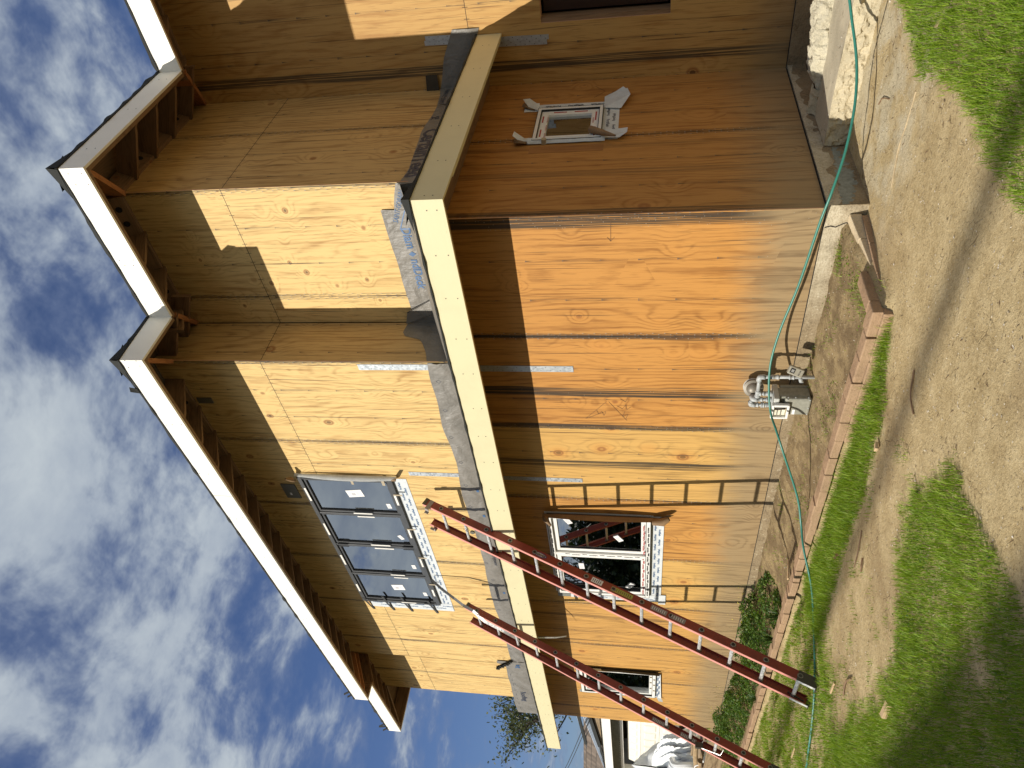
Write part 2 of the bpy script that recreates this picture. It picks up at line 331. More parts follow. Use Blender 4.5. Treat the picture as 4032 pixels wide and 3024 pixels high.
def glass_mat():
    mt, nt, b = newmat('window_glass'); nt.n.remove(b); out = nt.n['Material Output']
    tr = nt.node('ShaderNodeBsdfTransparent'); tr.inputs[0].default_value = (.42, .45, .43, 1)
    gl = nt.node('ShaderNodeBsdfGlossy'); gl.inputs['Roughness'].default_value = .012; gl.inputs[0].default_value = (.95, .98, 1, 1)
    fz = nt.node('ShaderNodeFresnel'); fz.inputs[0].default_value = 1.9
    wv = nt.bump(nt.noise(nt.node('ShaderNodeTexCoord').outputs['Object'], 1.3, 2), .018, .03)
    nt.put(gl.inputs['Normal'], wv)
    ms = nt.node('ShaderNodeMixShader'); nt.put(ms.inputs[0], nt.m('ADD', nt.m('MULTIPLY', fz.outputs[0], 1.0), .34, clamp=True))
    nt.l.new(tr.outputs[0], ms.inputs[1]); nt.l.new(gl.outputs[0], ms.inputs[2]); nt.l.new(ms.outputs[0], out.inputs[0]); return mt
M['glass'] = glass_mat()
M['interior'] = plain('dark_room_interior', (.030, .026, .020), .9)
def concrete(name, c, rough_scale=14, stain=.5, bump=.6):
    mt, nt, b = newmat(name); co = nt.node('ShaderNodeTexCoord').outputs['Object']
    a = nt.noise(co, 3.1, 7, .66); g = nt.noise(co, 90, 4, .7); p = nt.noise(co, rough_scale, 6, .7)
    f = nt.m('ADD', nt.m('MULTIPLY', a, .55), nt.m('MULTIPLY', g, .45))
    cc = nt.ramp(f, [(.3, tuple(x*.6 for x in c)), (.52, c), (.75, tuple(min(1, x*1.3) for x in c))])
    cc = nt.mix(nt.m('MULTIPLY', nt.step(p, .55, .75), stain), cc, (c[0]*.55, c[1]*.5, c[2]*.42))
    nt.put(b.inputs['Base Color'], cc); b.inputs['Roughness'].default_value = .9; b.inputs['Specular IOR Level'].default_value = .2
    nt.put(b.inputs['Normal'], nt.bump(nt.m('ADD', nt.m('MULTIPLY', p, 1.), nt.m('MULTIPLY', g, .3)), bump, .02)); return mt
def foundation_mat():
    mt, nt, b = newmat('foundation_concrete'); co = nt.node('ShaderNodeTexCoord').outputs['Object']; x, y, z = nt.sep(co)
    a = nt.noise(co, 5, 6, .66); g = nt.noise(co, 70, 4, .7); p = nt.noise(co, 17, 6, .72); f = nt.m('ADD', nt.m('MULTIPLY', a, .5), nt.m('MULTIPLY', g, .5))
    soiled = nt.ramp(f, [(.32, (.11, .080, .045)), (.5, (.27, .205, .120)), (.7, (.37, .30, .19))]); pale = nt.ramp(f, [(.32, (.22, .18, .12)), (.5, (.47, .41, .29)), (.7, (.66, .60, .46))])
    k = nt.m('ADD', nt.step(x, -1.3, -.25), nt.m('MULTIPLY', nt.step(p, .56, .66), .7), clamp=True); k = nt.m('MULTIPLY', k, nt.m('LESS_THAN', x, .036))
    low = nt.step(nt.m('ADD', z, nt.m('MULTIPLY', nt.m('SUBTRACT', a, .5), .10)), -.07, -.15); k = nt.m('MULTIPLY', k, nt.m('SUBTRACT', 1., nt.m('MULTIPLY', low, .55)))
    nt.put(b.inputs['Base Color'], nt.mix(k, soiled, pale)); b.inputs['Roughness'].default_value = .92; nt.put(b.inputs['Normal'], nt.bump(nt.m('ADD', p, nt.m('MULTIPLY', g, .4)), .7, .02)); return mt
M['found'] = foundation_mat()
M['slab'] = concrete('smooth_slab_concrete', (.47, .42, .31), 12, .35, .3)
M['rough'] = concrete('broken_concrete', (.56, .49, .34), 22, .75, 1.)
M['paver'] = concrete('terracotta_paver', (.37, .250, .155), 24, .55, .6)
M['paver_tan'] = concrete('tan_paver', (.60, .49, .33), 60, .25, .4)

# ================================================================ HOUSE
D, X1, D1, L, D3 = 2.368, 1.558, .586, 10.26, .235
O, ZF0, ZF1 = .503, 2.636, 2.874
OU, ZU0, ZU1 = .597, 5.660, 5.892
XA2, XA3 = -8.27, -10.24
house = empty('plywood_clad_house', (0, 0, 0), 'two storey house under construction clad in bare plywood with exposed rafters', 'house')
def sheet(name, a, b, z0, z1, mat, u0, flip=False, back=True, holes=(), parent=house, th=.012):
    """vertical plywood wall from plan point a to b (outside on the right hand side going a->b), UV u from u0"""
    a, b = Vector((*a, 0)), Vector((*b, 0)); t = (b-a).normalized(); n = Vector((t.y, -t.x, 0)); Ln = (b-a).length
    sg = -1 if flip else 1
    us = sorted({0., Ln, *[h[0] for h in holes], *[h[1] for h in holes]}); zs = sorted({z0, z1, *[h[2] for h in holes], *[h[3] for h in holes]})
    mb = MB()
    for i in range(len(us)-1):
        for j in range(len(zs)-1):
            cu, cz = (us[i]+us[i+1])/2, (zs[j]+zs[j+1])/2
            if any(h[0] < cu < h[1] and h[2] < cz < h[3] for h in holes): continue
            q = [(us[i], zs[j]), (us[i+1], zs[j]), (us[i+1], zs[j+1]), (us[i], zs[j+1])]
            mb.poly([a+t*x+Vector((0, 0, z)) for x, z in q], uv=[(u0+sg*x, z) for x, z in q])
            mb.poly([a+t*x-n*th+Vector((0, 0, z)) for x, z in q][::-1], uv=[(u0+sg*x, z) for x, z in q][::-1])
    for s0 in (0, Ln):
        p = a+t*s0; mb.poly([p+Vector((0, 0, z0)), p+Vector((0, 0, z1)), p-n*th+Vector((0, 0, z1)), p-n*th+Vector((0, 0, z0))], uv=[(0, z0), (0, z1), (.01, z1), (.01, z0)], mi=1)
    for z in (z0, z1): mb.poly([a+Vector((0, 0, z)), b+Vector((0, 0, z)), b-n*th+Vector((0, 0, z)), a-n*th+Vector((0, 0, z))], mi=1)
    for h in holes:
        for (p, q) in (((h[0], h[2]), (h[1], h[2])), ((h[1], h[2]), (h[1], h[3])), ((h[1], h[3]), (h[0], h[3])), ((h[0], h[3]), (h[0], h[2]))):
            P_, Q_ = a+t*p[0]+Vector((0, 0, p[1])), a+t*q[0]+Vector((0, 0, q[1])); mb.poly([P_, Q_, Q_-n*.09, P_-n*.09], mi=1)
    return mb.build(name, [mat, M['plyedge']], parent)
# windows: (u0,u1,z0,z1) openings in wall coordinates
WB = (-6.37, -3.39, 4.09, 5.25); WM = (-5.755, -3.97, 1.18, 2.36); WL = (-9.03, -8.13, 1.05, 2.22); WS = (1.15, 1.745, 1.66, 2.255)
def hA(wn, x0): return (wn[0]-x0+.02, wn[1]-x0-.02, wn[2]+.02, wn[3]-.02)
LOWTOP = 3.02
sheet('wall', (-L, 0), (.012, 0), 0, LOWTOP, M['ply_low_a'], -L, holes=[hA(WM, -L), hA(WL, -L)])
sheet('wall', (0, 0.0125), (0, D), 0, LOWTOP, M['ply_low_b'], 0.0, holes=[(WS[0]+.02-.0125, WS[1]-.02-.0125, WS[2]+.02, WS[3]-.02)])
CW = (.565, 2.2, 1.07, 2.25)
sheet('wall', (0.0, D), (3.2, D), 0, 6.17, M['ply_c'], 0.0, holes=[CW])
sheet('wall', (XA2, 0), (-X1+.012, 0), LOWTOP+.002, 6.17, M['ply_up_a2'], XA2, holes=[hA(WB, XA2)])
sheet('wall', (-X1, D1), (.012, D1), LOWTOP, 6.17, M['ply_up_a1'], -X1)
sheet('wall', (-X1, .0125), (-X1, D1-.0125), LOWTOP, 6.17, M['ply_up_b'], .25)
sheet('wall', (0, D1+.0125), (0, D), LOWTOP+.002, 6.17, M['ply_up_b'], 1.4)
sheet('wall', (XA3, D3), (XA2-.001, D3), LOWTOP, 6.17, M['ply_up_a3'], XA3)
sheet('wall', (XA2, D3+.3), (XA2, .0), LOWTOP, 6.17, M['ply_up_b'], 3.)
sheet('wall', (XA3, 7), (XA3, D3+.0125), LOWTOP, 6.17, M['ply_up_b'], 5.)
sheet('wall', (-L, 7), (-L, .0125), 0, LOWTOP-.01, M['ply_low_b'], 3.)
# floor/ceiling slabs inside keep rooms dark
mb = MB(); mb.box(-L+.02, -.02, .25, 6.9, LOWTOP-.2, LOWTOP-.05); mb.box(-L+.02, -.02, 2.6, 2.62, .02, LOWTOP-.25); mb.box(-L+.02, -.3, .3, 2.5, .01, .03)
mb.box(XA3+.02, -.05, 2.55, 2.57, LOWTOP, 5.9); mb.box(.02, 3.1, 3.9, 3.92, 0, 6.1); mb.box(-.04, -.02, 2.3, 3.9, 0, 6.1); mb.box(3.15, 3.17, 2.45, 3.9, 0, 6.1)
mb.box(-2.2, -2.18, .1, 2.55, .03, 2.8)
mb.build('interior_wall', M['interior'], house)
# lighter framing seen at the window opening of the back wall
mb = MB()
mb.box(CW[0]+.001, CW[0]+.04, D+.012, D+.14, CW[2], CW[3]); mb.box(CW[0]+.04, 2.2, D+.012, D+.14, CW[2]-.04, CW[2]-.001); mb.box(CW[0], 2.2, D+.012, D+.14, CW[3]+.001, CW[3]+.05)
mb.build('rough_opening', M['lumber'], house)
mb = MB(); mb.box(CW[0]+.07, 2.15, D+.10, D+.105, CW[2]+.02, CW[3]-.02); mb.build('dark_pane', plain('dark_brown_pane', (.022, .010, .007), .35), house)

# foundation with an uneven face
def rough_strip(name, pts_top, pts_bot, n_, mat, amp=.012, parent=house, rows=6, seed=0):
    """grid between two polylines of equal length, displaced along n_"""
    mb = MB(); n_ = Vector(n_); K = len(pts_top); G = []
    for i in range(K):
        a, b = Vector(pts_top[i]), Vector(pts_bot[i]); rowl = []
        for j in range(rows+1):
            p = a.lerp(b, j/rows); d_ = mnoise.noise(p*9+Vector((seed, 0, 0)))*amp+mnoise.noise(p*31)*amp*.5
            rowl.append(p+n_*d_*(1 if j else .2))
        G.append(rowl)
    for i in range(K-1):
        for j in range(rows): mb.poly([G[i][j], G[i][j+1], G[i+1][j+1], G[i+1][j]])
    return mb.build(name, mat, parent, smooth=True)
def lin(a, b, n): return [Vector(a).lerp(Vector(b), i/(n-1)) for i in range(n)]
fa = [rough_strip('foundation', lin((-L, -.004, -.006), (.034, -.004, -.006), 260), lin((-L, -.02, -.34), (.05, -.02, -.34), 260), (0, -1, 0), M['found'], .006, rows=10, seed=1)]
rough_strip('foundation', lin((.03, -.004, -.006), (.035, D, -.006), 40), lin((.05, -.018, -.34), (.045, D, -.34), 40), (1, 0, 0), M['found'], .005, seed=2)
rough_strip('foundation', lin((.03, D-.03, -.006), (3.2, D-.03, -.006), 40), lin((.03, D-.035, -.36), (3.2, D-.035, -.36), 40), (0, -1, 0), M['found'], .006, seed=3)
mb = MB(); mb.box(-L+.02, .0, .02, .2, -.34, -.012); mb.box(-.2, .005, .03, D, -.34, -.013); mb.box(.0, 3.2, D-.028, D+.2, -.36, -.007); mb.box(-L-.001, -L+.04, -.004, 7, -.34, -.008); mb.build('foundation', M['found'], house)
# peeling pale green paint on the shaded face, crack near the corner
random.seed(3); mb = MB(); 
for k in range(46):
    y = .0+k/46*1.25; h = .06+.05*math.sin(y*5)+random.uniform(-.02, .02); z1 = -.10-.06*min(1, y/.9); 
    mb.poly([(.066, y, z1-h), (.066, y+.03, z1-h+random.uniform(-.02, .02)), (.060, y+.03, z1+random.uniform(-.02, .015)), (.060, y, z1+random.uniform(-.02, .015))])
mb.build('peeling_paint', plain('pale_green_old_paint', (.25, .27, .235), .7, var=.3, scale=30), fa[0])
mb = MB(); pz = [(-.155, -.012), (-.142, -.05), (-.15, -.085), (-.128, -.12), (-.112, -.15), (-.12, -.19)]
for (xa, za), (xb, zb) in zip(pz, pz[1:]): mb.poly([(xa, -.026, za), (xb, -.026, zb), (xb+.009, -.026, zb), (xa+.011, -.026, za)])
mb.build('crack', M['gap'], fa[0])
# dark gap line under the plywood
mb = MB(); mb.box(-L, .0, -.0030, .004, -.008, .0005); mb.box(-.002, .0025, .0, D, -.008, .0005); mb.box(0, 3.2, D-.0025, D+.004, -.008, .0005); mb.build('flashing_gap', M['gap'], house)

# ---------------------------------------------------------------- upper roof
roof = MB()
path = [(3.2, D-OU), (OU, D-OU), (OU, D1-OU), (-X1+OU, D1-OU), (-X1+OU, -OU), (-8.72, -OU), (-8.72, D3-OU), (-10.83, D3-OU), (-10.83, 7.)]
def offset_path(path, d):
    out = []
    for i, p in enumerate(path):
        p = Vector(p)
        ns = []
        for a, b in ((i-1, i), (i, i+1)):
            if a >= 0 and b < len(path):
                t = (Vector(path[b])-Vector(path[a])).normalized(); ns.append(Vector((t.y, -t.x)))   # inward (path runs so that the house is on its right)
        if len(ns) == 1: out.append(p+ns[0]*d)
        else:
            bis = (ns[0]+ns[1]); out.append(p+bis/(1+ns[0].dot(ns[1]))*d)
    return out
# orientation: going from +X to -X with the house (Y+) on the right
inn = offset_path(path, .78); SL = .5
def roof_pt(p, z): return Vector((p[0], p[1], z))
for i in range(len(path)-1):
    a, b, c, e = path[i], path[i+1], inn[i+1], inn[i]
    roof.poly([roof_pt(a, ZU1-.002), roof_pt(b, ZU1-.002), roof_pt(c, ZU1+.78*SL), roof_pt(e, ZU1+.78*SL)])
    roof.poly([roof_pt(a, ZU1+.012), roof_pt(b, ZU1+.012), roof_pt(c, ZU1+.014+.78*SL), roof_pt(e, ZU1+.014+.78*SL)], mi=1)
lid = [roof_pt(p, ZU1+.78*SL) for p in inn]+[Vector((3.2, 7, ZU1+.39))]
roof.poly(lid, mi=1)
roofo = roof.build('roof', [M['sheathing'], M['felt']], house)
def fasc(a, b, z0, z1, mat, parent, th=.022, name='fascia', ext0=0., ext1=0.):
    a, b = Vector((*a, 0)), Vector((*b, 0)); t = (b-a).normalized(); n = Vector((-t.y, t.x, 0)); mbx = MB()   # outward normal (left of travel)
    a = a-t*ext0; b = b+t*ext1
    P_ = [a, b, b-n*th, a-n*th]
    mbx.prism([p+Vector((0, 0, z0)) for p in P_], (0, 0, z1-z0)); return mbx.build(name, mat, parent)
fas = []
for i in range(len(path)-1):
    e0 = -.0222 if i in (5, 7) else 0; e1 = -.0222 if i in (1, 3) else 0
    o_ = fasc(path[i], path[i+1], ZU0, ZU1, M['fascia_up'], roofo, ext0=e0, ext1=e1); fas.append(o_)
# sub-fascia lumber just behind
sub = offset_path(path, .023)
for i in range(len(path)-1): fasc(sub[i], sub[i+1], ZU0+.004, ZU1-.01, M['lumber'], roofo, th=.036, name='sub_fascia', ext0=(-.037 if i in (5, 7) else 0), ext1=(-.037 if i in (1, 3) else 0))
# splice joints, nail heads on the fascia
mb = MB()
for x in (-3.02,): mb.box(x-.003, x+.003, -OU-.0012, -OU+.002, ZU0+.002, ZU1-.001)
mb.box(-X1+OU-.05, -X1+OU-.004, -OU-.001, -OU+.001, ZU0, ZU0+.0005)
mb.build('fascia_joint', plain('joint_shadow_line', (.28, .28, .26), .8), roofo)
def nails(name, pts, r, mat, parent):
    mb = MB()
    for p, n_ in pts:
        p = Vector(p); n_ = Vector(n_); x = n_.cross(Vector((0, 0, 1))).normalized(); y = n_.cross(x)
        mb.poly([p+n_*.0015+(x*math.cos(k*math.pi/3)+y*math.sin(k*math.pi/3))*r for k in range(6)])
    return tag(mb.build(name, mat, parent), kind='stuff')
random.seed(5); pts = []
for x in [-.98, -1.05]+[-1.83-.4064*k*2 for k in range(9)]:
    for z in (ZU0+.05, ZU0+.12, ZU0+.19):
        if random.random() < .8: pts.append(((x+random.uniform(-.02, .02), -OU, z+random.uniform(-.02, .02)), (0, -1, 0)))
for x in (.55, .45, -.3, -.36, -.8):
    for z in (ZU0+.05, ZU0+.17): pts.append(((x, D1-OU, z+random.uniform(-.02, .02)), (0, -1, 0)))
for y in (.3, 1.0, 1.6):
    for z in (ZU0+.07, ZU0+.15): pts.append(((OU, y, z), (1, 0, 0)))
nails('nail_head', pts, .006, M['darksteel'], roofo)
# roofing felt turned over the fascia top: uneven black edge
def felt_edge(a, b, z, n_, parent, seed, lift=.022, proud=.008, name='felt_edge', step=.045):
    a, b = Vector((*a, 0)), Vector((*b, 0)); Ln = (b-a).length; K = max(4, int(Ln/step)); n_ = Vector((*n_, 0)); mb = MB(); q = []
    for k in range(K+1):
        s_ = Ln*k/K; j1 = mnoise.noise(Vector((s_*2.3, seed, 0))); j2 = mnoise.noise(Vector((s_*6.5, seed, 4)))
        q.append((a.lerp(b, k/K), lift*.55+max(0, lift*1.3*j1+lift*.7*j2), -.004-.004*j2, proud+max(0, .014*j2)))
    for (p0, h0, l0, r0_), (p1, h1, l1, r1_) in zip(q, q[1:]):
        Z = Vector((0, 0, 1))
        mb.poly([p0+n_*r0_+Z*(z+l0), p1+n_*r1_+Z*(z+l1), p1+n_*r1_+Z*(z+h1), p0+n_*r0_+Z*(z+h0)])
        mb.poly([p0+n_*r0_+Z*(z+h0), p1+n_*r1_+Z*(z+h1), p1-n_*.2+Z*(z+h1*.5+.06), p0-n_*.2+Z*(z+h0*.5+.06)])
        mb.poly([p0+n_*r0_+Z*(z+l0), p1+n_*r1_+Z*(z+l1), p1-n_*.02+Z*(z+l1), p0-n_*.02+Z*(z+l0)])
    return mb.build(name, M['felt'], parent)
felt_edge((-X1+OU+.01, -OU), (-8.70, -OU), ZU1, (0, -1), roofo, 1.)
felt_edge((OU+.01, D1-OU), (-X1+OU, D1-OU), ZU1, (0, -1), roofo, 2., lift=.03)
felt_edge((OU, D1-OU-.01), (OU, D-OU), ZU1, (1, 0), roofo, 3., lift=.045)
felt_edge((-X1+OU, -OU-.01), (-X1+OU, D1-OU), ZU1, (1, 0), roofo, 4., lift=.05)
felt_edge((OU, D-OU), (3.2, D-OU), ZU1, (0, -1), roofo, 5., lift=.025)
felt_edge((-8.72, D3-OU), (-10.8, D3-OU), ZU1, (0, -1), roofo, 6., lift=.03)
mb = MB()   # peaks of loose felt at the outer corners and torn tabs
def peak(x, y, h, s_):
    c = Vector((x, y, ZU1)); mb.poly([c+Vector((.02, -.02, h)), c+Vector((-s_*2.4, -.012, .015)), c+Vector((0, -.012, -.004))]); mb.poly([c+Vector((.02, -.02, h)), c+Vector((.012, 0, -.004)), c+Vector((.012, s_*2.4, .02))])
    mb.poly([c+Vector((.02, -.02, h)), c+Vector((.012, s_*2.4, .02)), c+Vector((-.3, .3, .14)), c+Vector((-s_*2.4, -.012, .015))])
peak(OU, D1-OU, .085, .11); peak(-X1+OU, -OU, .075, .12)
for x, y, dx_, dz_ in ((-1.38, -OU-.01, .05, .05), (-8.42, -OU-.01, -.05, .09), (-8.55, -OU-.01, -.02, .06), (-10.5, D3-OU-.01, -.06, .10), (-10.62, D3-OU-.01, .04, .11), (-10.7, D3-OU-.02, -.03, .07)):
    c = Vector((x, y, ZU1)); mb.prism([c, c+Vector((.06, 0, 0)), c+Vector((.05+dx_, -.02, dz_)), c+Vector((dx_, -.03, dz_+.01))], (0, -.004, 0))
mb.build('loose_felt', M['felt'], roofo)
# rafters
def rafter(a_wall, a_fas, parent=roofo, mat='lumber', th=.038, zw=5.945, rise=None):
    """a_wall, a_fas: plan points; bottom rises from the fascia to zw at the wall"""
    aw, af = Vector((*a_wall, 0)), Vector((*a_fas, 0)); t = (af-aw); n = Vector((-t.y, t.x, 0)).normalized()*th/2
    zb = lambda s_: zw+(ZU0+.008-zw)*s_; zt = lambda s_: zw+.215+(ZU1-.014-zw-.215)*s_
    prof = [(0, zb(0)), (.82, zb(.80)), (.93, zb(.88)), (1, zb(1)), (1, zt(1)), (0, zt(0))]
    P_ = [aw+t*s_+Vector((0, 0, z)) for s_, z in prof]; mb = MB(); mb.prism([p-n for p in P_], n*2); return mb.build('rafter', M[mat], parent)
E_ = OU-.06
xs = [-1.829-.4064*k for k in range(16)]
for x in xs: rafter((x, 0), (x, -E_))
for x in (-.42, -.83, -1.2): rafter((x, D1), (x, D1-E_))
for y in (.841, 1.24, 1.633, 2.03): rafter((0, y), (E_, y))
for x in (.5, .9, 1.31, 1.72, 2.12): rafter((x, D), (x, D-E_))
for y in (.1, .38): rafter((-X1, y), (-X1+E_, y))
for x in (-8.9, -9.3, -9.71, -10.1): rafter((x, D3), (x, D3-E_))
rafter((-8.31, 0), (-8.31, -E_), mat='lumber_orange'); rafter((-8.56, .1), (-8.56, -E_), mat='lumber_orange', zw=5.99)
for a_, b_ in (((0, D1), (E_, D1-E_)), ((-X1, 0), (-X1+E_, -E_)), ((0, D), (E_+.02, D-E_+.02)), ((-X1, D1), (-X1+E_+.02, D1-E_+.02)), ((XA3, D3), (XA3-E_+.03, D3-E_+.03))): rafter(a_, b_, mat='lumber' if a_[0] < -9 else 'lumber_orange', th=.045, zw=5.935)
rafter((XA3, .9), (XA3-E_, .9)); rafter((XA3, .55), (XA3-E_, .55))
# frieze blocking between rafters, some with vent holes
def blocking(p0, p1, n_, seed):
    a, b = Vector((*p0, 0)), Vector((*p1, 0)); n_ = Vector((*n_, 0)); mb = MB()
    mb.prism([a+Vector((0, 0, 5.965)), b+Vector((0, 0, 5.965)), b+n_*.06+Vector((0, 0, 6.115)), a+n_*.06+Vector((0, 0, 6.115))], n_*.036)
    if seed % 2 == 0:
        for s_ in (.3, .68):
            c = a.lerp(b, s_)+n_*(.030+.038)+Vector((0, 0, 6.035)); t = (b-a).normalized(); v_ = Vector((0, 0, 1))*.93+n_*.37
            mb.poly([c+n_*.002+(t*math.cos(k*math.pi/7)+v_*math.sin(k*math.pi/7))*.030 for k in range(14)], mi=1)
    mb.build('blocking', [M['lumber'], M['gap']], roofo)
for k in range(15): blocking((xs[k]-.019, 0), (xs[k+1]+.019, 0), (0, -1), k)
for k, (a_, b_) in enumerate(((-.0, -.40), (-.44, -.81), (-.85, -1.18))): blocking((a_, D1), (b_, D1), (0, -1), k)
for k, (a_, b_) in enumerate(((.62, .82), (.86, 1.22), (1.26, 1.61), (1.65, 2.01))): blocking((0, b_), (0, a_), (1, 0), k+1)
for k, (a_, b_) in enumerate(((.12, .48), (.52, .88), (.92, 1.29), (1.33, 1.7))): blocking((b_, D), (a_, D), (0, -1), k)
for k, (a_, b_) in enumerate(((-8.92, -9.28), (-9.32, -9.69), (-9.73, -10.08))): blocking((a_, D3), (b_, D3), (0, -1), k+1)

# ---------------------------------------------------------------- skirt roof between the storeys
SK = .42
mb = MB()
def zr(dist): return ZF1+dist*SK
mb.poly([(O, -O, ZF1), (-10.47, -O, ZF1), (-10.47, 0, zr(O)), (0, 0, zr(O))])
mb.poly([(0, 0, zr(O)), (-X1, 0, zr(O)), (-X1, D1, zr(O+D1)), (-.0, D1, zr(O+D1))]); mb.poly([(O, -O, ZF1), (0, 0, zr(O)), (0, D, zr(O)), (O, D, ZF1)])
mb.poly([(O, -O, ZF1-.012), (-10.47, -O, ZF1-.012), (-10.47, 0, zr(O)-.012), (0, 0, zr(O)-.012)]); mb.poly([(O, -O, ZF1-.012), (0, 0, zr(O)-.012), (0, D, zr(O)-.012), (O, D, ZF1-.012)])
mb.poly([(-10.26, 0, zr(O)), (-10.26, D3, zr(O+D3)), (-8.25, D3, zr(O+D3)), (-8.25, 0, zr(O))])
skirt = mb.build('skirt_roof', M['membrane'], house)
fasc((O, -O), (-10.47, -O), ZF0, ZF1, M['fascia_low'], skirt)
fasc((O, D-.002), (O, -O+.0222), ZF0, ZF1, M['fascia_low'], skirt)
fasc((O-.024, D-.03), (O-.024, -.12), ZF0+.008, ZF1-.02, M['fascia_low'], skirt, th=.03, name='sub_fascia')
fasc((O-.1, -O+.023), (-10.46, -O+.023), ZF0+.006, ZF1-.02, M['lumber'], skirt, th=.036, name='sub_fascia')
mb = MB(); mb.box(-L+.05, O-.07, -O+.06, -.014, 2.80, 2.815); mb.box(.0142, O-.07, -O+.06, D-.02, 2.816, 2.83); mb.build('soffit', M['lumber'], skirt)
felt_edge((O+.01, -O), (-10.47, -O), ZF1, (0, -1), skirt, 11., lift=.012, proud=.010)
felt_edge((O, -O-.01), (O, D-.01), ZF1, (1, 0), skirt, 12., lift=.014, proud=.012)
mb = MB(); c = Vector((O+.015, -O-.015, ZF1)); mb.poly([c+Vector((0, 0, .055)), c+Vector((-.28, 0, .012)), c+Vector((0, 0, -.004))]); mb.poly([c+Vector((0, 0, .055)), c+Vector((0, 0, -.004)), c+Vector((0, .28, .012))]); mb.poly([c+Vector((0, 0, .055)), c+Vector((0, .28, .012)), c+Vector((-.2, .2, .09)), c+Vector((-.28, 0, .012))])
mb.build('loose_felt', M['felt'], skirt)
random.seed(9); pts = []
for k in range(26):
    x = .42-.406*k+random.uniform(-.03, .03)
    for z in (ZF0+.06, ZF0+.14): pts.append(((x, -O, z+random.uniform(-.015, .015)), (0, -1, 0)))
for y in (-.45, .02, .55, 1.05, 1.6, 2.1):
    for z in (ZF0+.08, ZF0+.14): pts.append(((O, y, z), (1, 0, 0)))
nails('nail_head', pts, .0055, M['darksteel'], skirt)
# membrane lapped up the walls (wavy top edges), 5 mm off the plywood
def lap(name, a, b, n_, zlow, tops, seed, off=.006, bulge=.02):
    """tops: list of (s, z) along a->b"""
    a, b = Vector((*a, 0)), Vector((*b, 0)); Ln = (b-a).length; n_ = Vector((*n_, 0)); K = max(6, int(Ln/.05)); rows = 7; G = []
    for k in range(K+1):
        s_ = k/K; z1 = np.interp(s_*Ln, [q[0] for q in tops], [q[1] for q in tops])+mnoise.noise(Vector((s_*Ln*2.6, seed, 0)))*.018
        zl = zlow(s_*Ln) if callable(zlow) else zlow
        r_ = []
        for j in range(rows+1):
            f = j/rows; p = a.lerp(b, s_)+Vector((0, 0, zl+(z1-zl)*f))
            dn = off+bulge*max(0, math.sin(math.pi*min(1, f*1.1)))*(.45+.55*mnoise.noise(Vector((s_*Ln*5+f*2.5, seed+3, f*2))))+.007*mnoise.noise(Vector((s_*Ln*15+f*4, f*6, seed)))*f*(1-f)*4
            r_.append(p+n_*max(.003, dn))
        G.append(r_)
    mb = MB()
    for k in range(K):
        for j in range(rows): mb.poly([G[k][j], G[k+1][j], G[k+1][j+1], G[k][j+1]])
    return mb.build(name, M['membrane'], skirt, smooth=True)
lap('membrane', (-X1-.0, 0), (-8.30, 0), (0, -1), zr(O)-.03, [(0, 3.285), (.9, 3.31), (1.5, 3.27), (2.1, 3.315), (3.2, 3.275), (4.5, 3.31), (5.5, 3.285), (6.74, 3.29)], 1.)
lap('membrane', (-8.14, -.008), (-10.26, -.008), (0, -1), zr(O)-.03, [(0, 3.525), (.13, 3.53), (.14, 3.40), (1.6, 3.43), (2.1, 3.43)], 2.)
lap('membrane', (-.25, D1-.006), (-X1, D1-.006), (0, -1), lambda s_: 3.1, [(0, 3.56), (.5, 3.55), (1.31, 3.535)], 3.)
lap('membrane', (.012, D1), (-.36, D1), (0, -1), lambda s_: 3.0, [(0, 3.36), (.12, 3.40), (.25, 3.43), (.36, 3.44)], 4., off=.016)
mjog = lap('membrane', (-X1, D1), (-X1, 0), (1, 0), zr(O)-.03, [(0, 3.60), (.2, 3.62), (.25, 3.49), (.27, 3.41), (.45, 3.33), (.586, 3.29)], 5.)
mB = lap('membrane', (0, D1-.03), (0, 2.0), (1, 0), 2.98, [(0, 3.34), (.25, 3.30), (.9, 3.33), (1.42, 3.285)], 6.)
lap('membrane', (0, 2.0), (0, D-.01), (1, 0), 2.98, [(0, 3.29), (.2, 3.30), (.368, 3.33)], 7., off=.009)
lap('membrane', (.0, D), (.57, D), (0, -1), lambda s_: 3.05-.36*s_, [(0, 3.33), (.3, 3.24), (.57, 3.11)], 8., off=.008)
mb = MB(); mb.prism([(.002, D-.02, 3.34), (.002, D-.02, 3.47), (.16, D-.025, 3.45), (.16, D-.025, 3.33)], (0, -.004, 0)); mb.build('felt_flap', plain('brown_felt_flap', (.055, .045, .03), .85), skirt)
mb = MB()   # loose triangular flap at the inside corner, a thin black fold line
mb.prism([(-1.42, D1-.036, 3.32), (-X1+.006, D1-.036, 3.62), (-1.40, D1-.034, 3.575), (-1.15, D1-.03, 3.14)], (0, -.003, 0))
mb.build('membrane_flap', M['membrane'], skirt)
mb = MB(); mb.bar((-1.405, D1-.041, 3.575), (-1.16, D1-.036, 3.15), .004, .004); mb.build('fold_line', M['gap'], skirt)
mb = MB()   # rough torn edge of tape and the crumpled scrap at the far end
for k in range(9): mb.box(-8.12-.03*k, -8.12-.03*k+.035, -.05-.01*(k % 3), -.02, 3.27+.028*k, 3.31+.03*k)
mb.build('torn_felt', M['felt'], skirt)
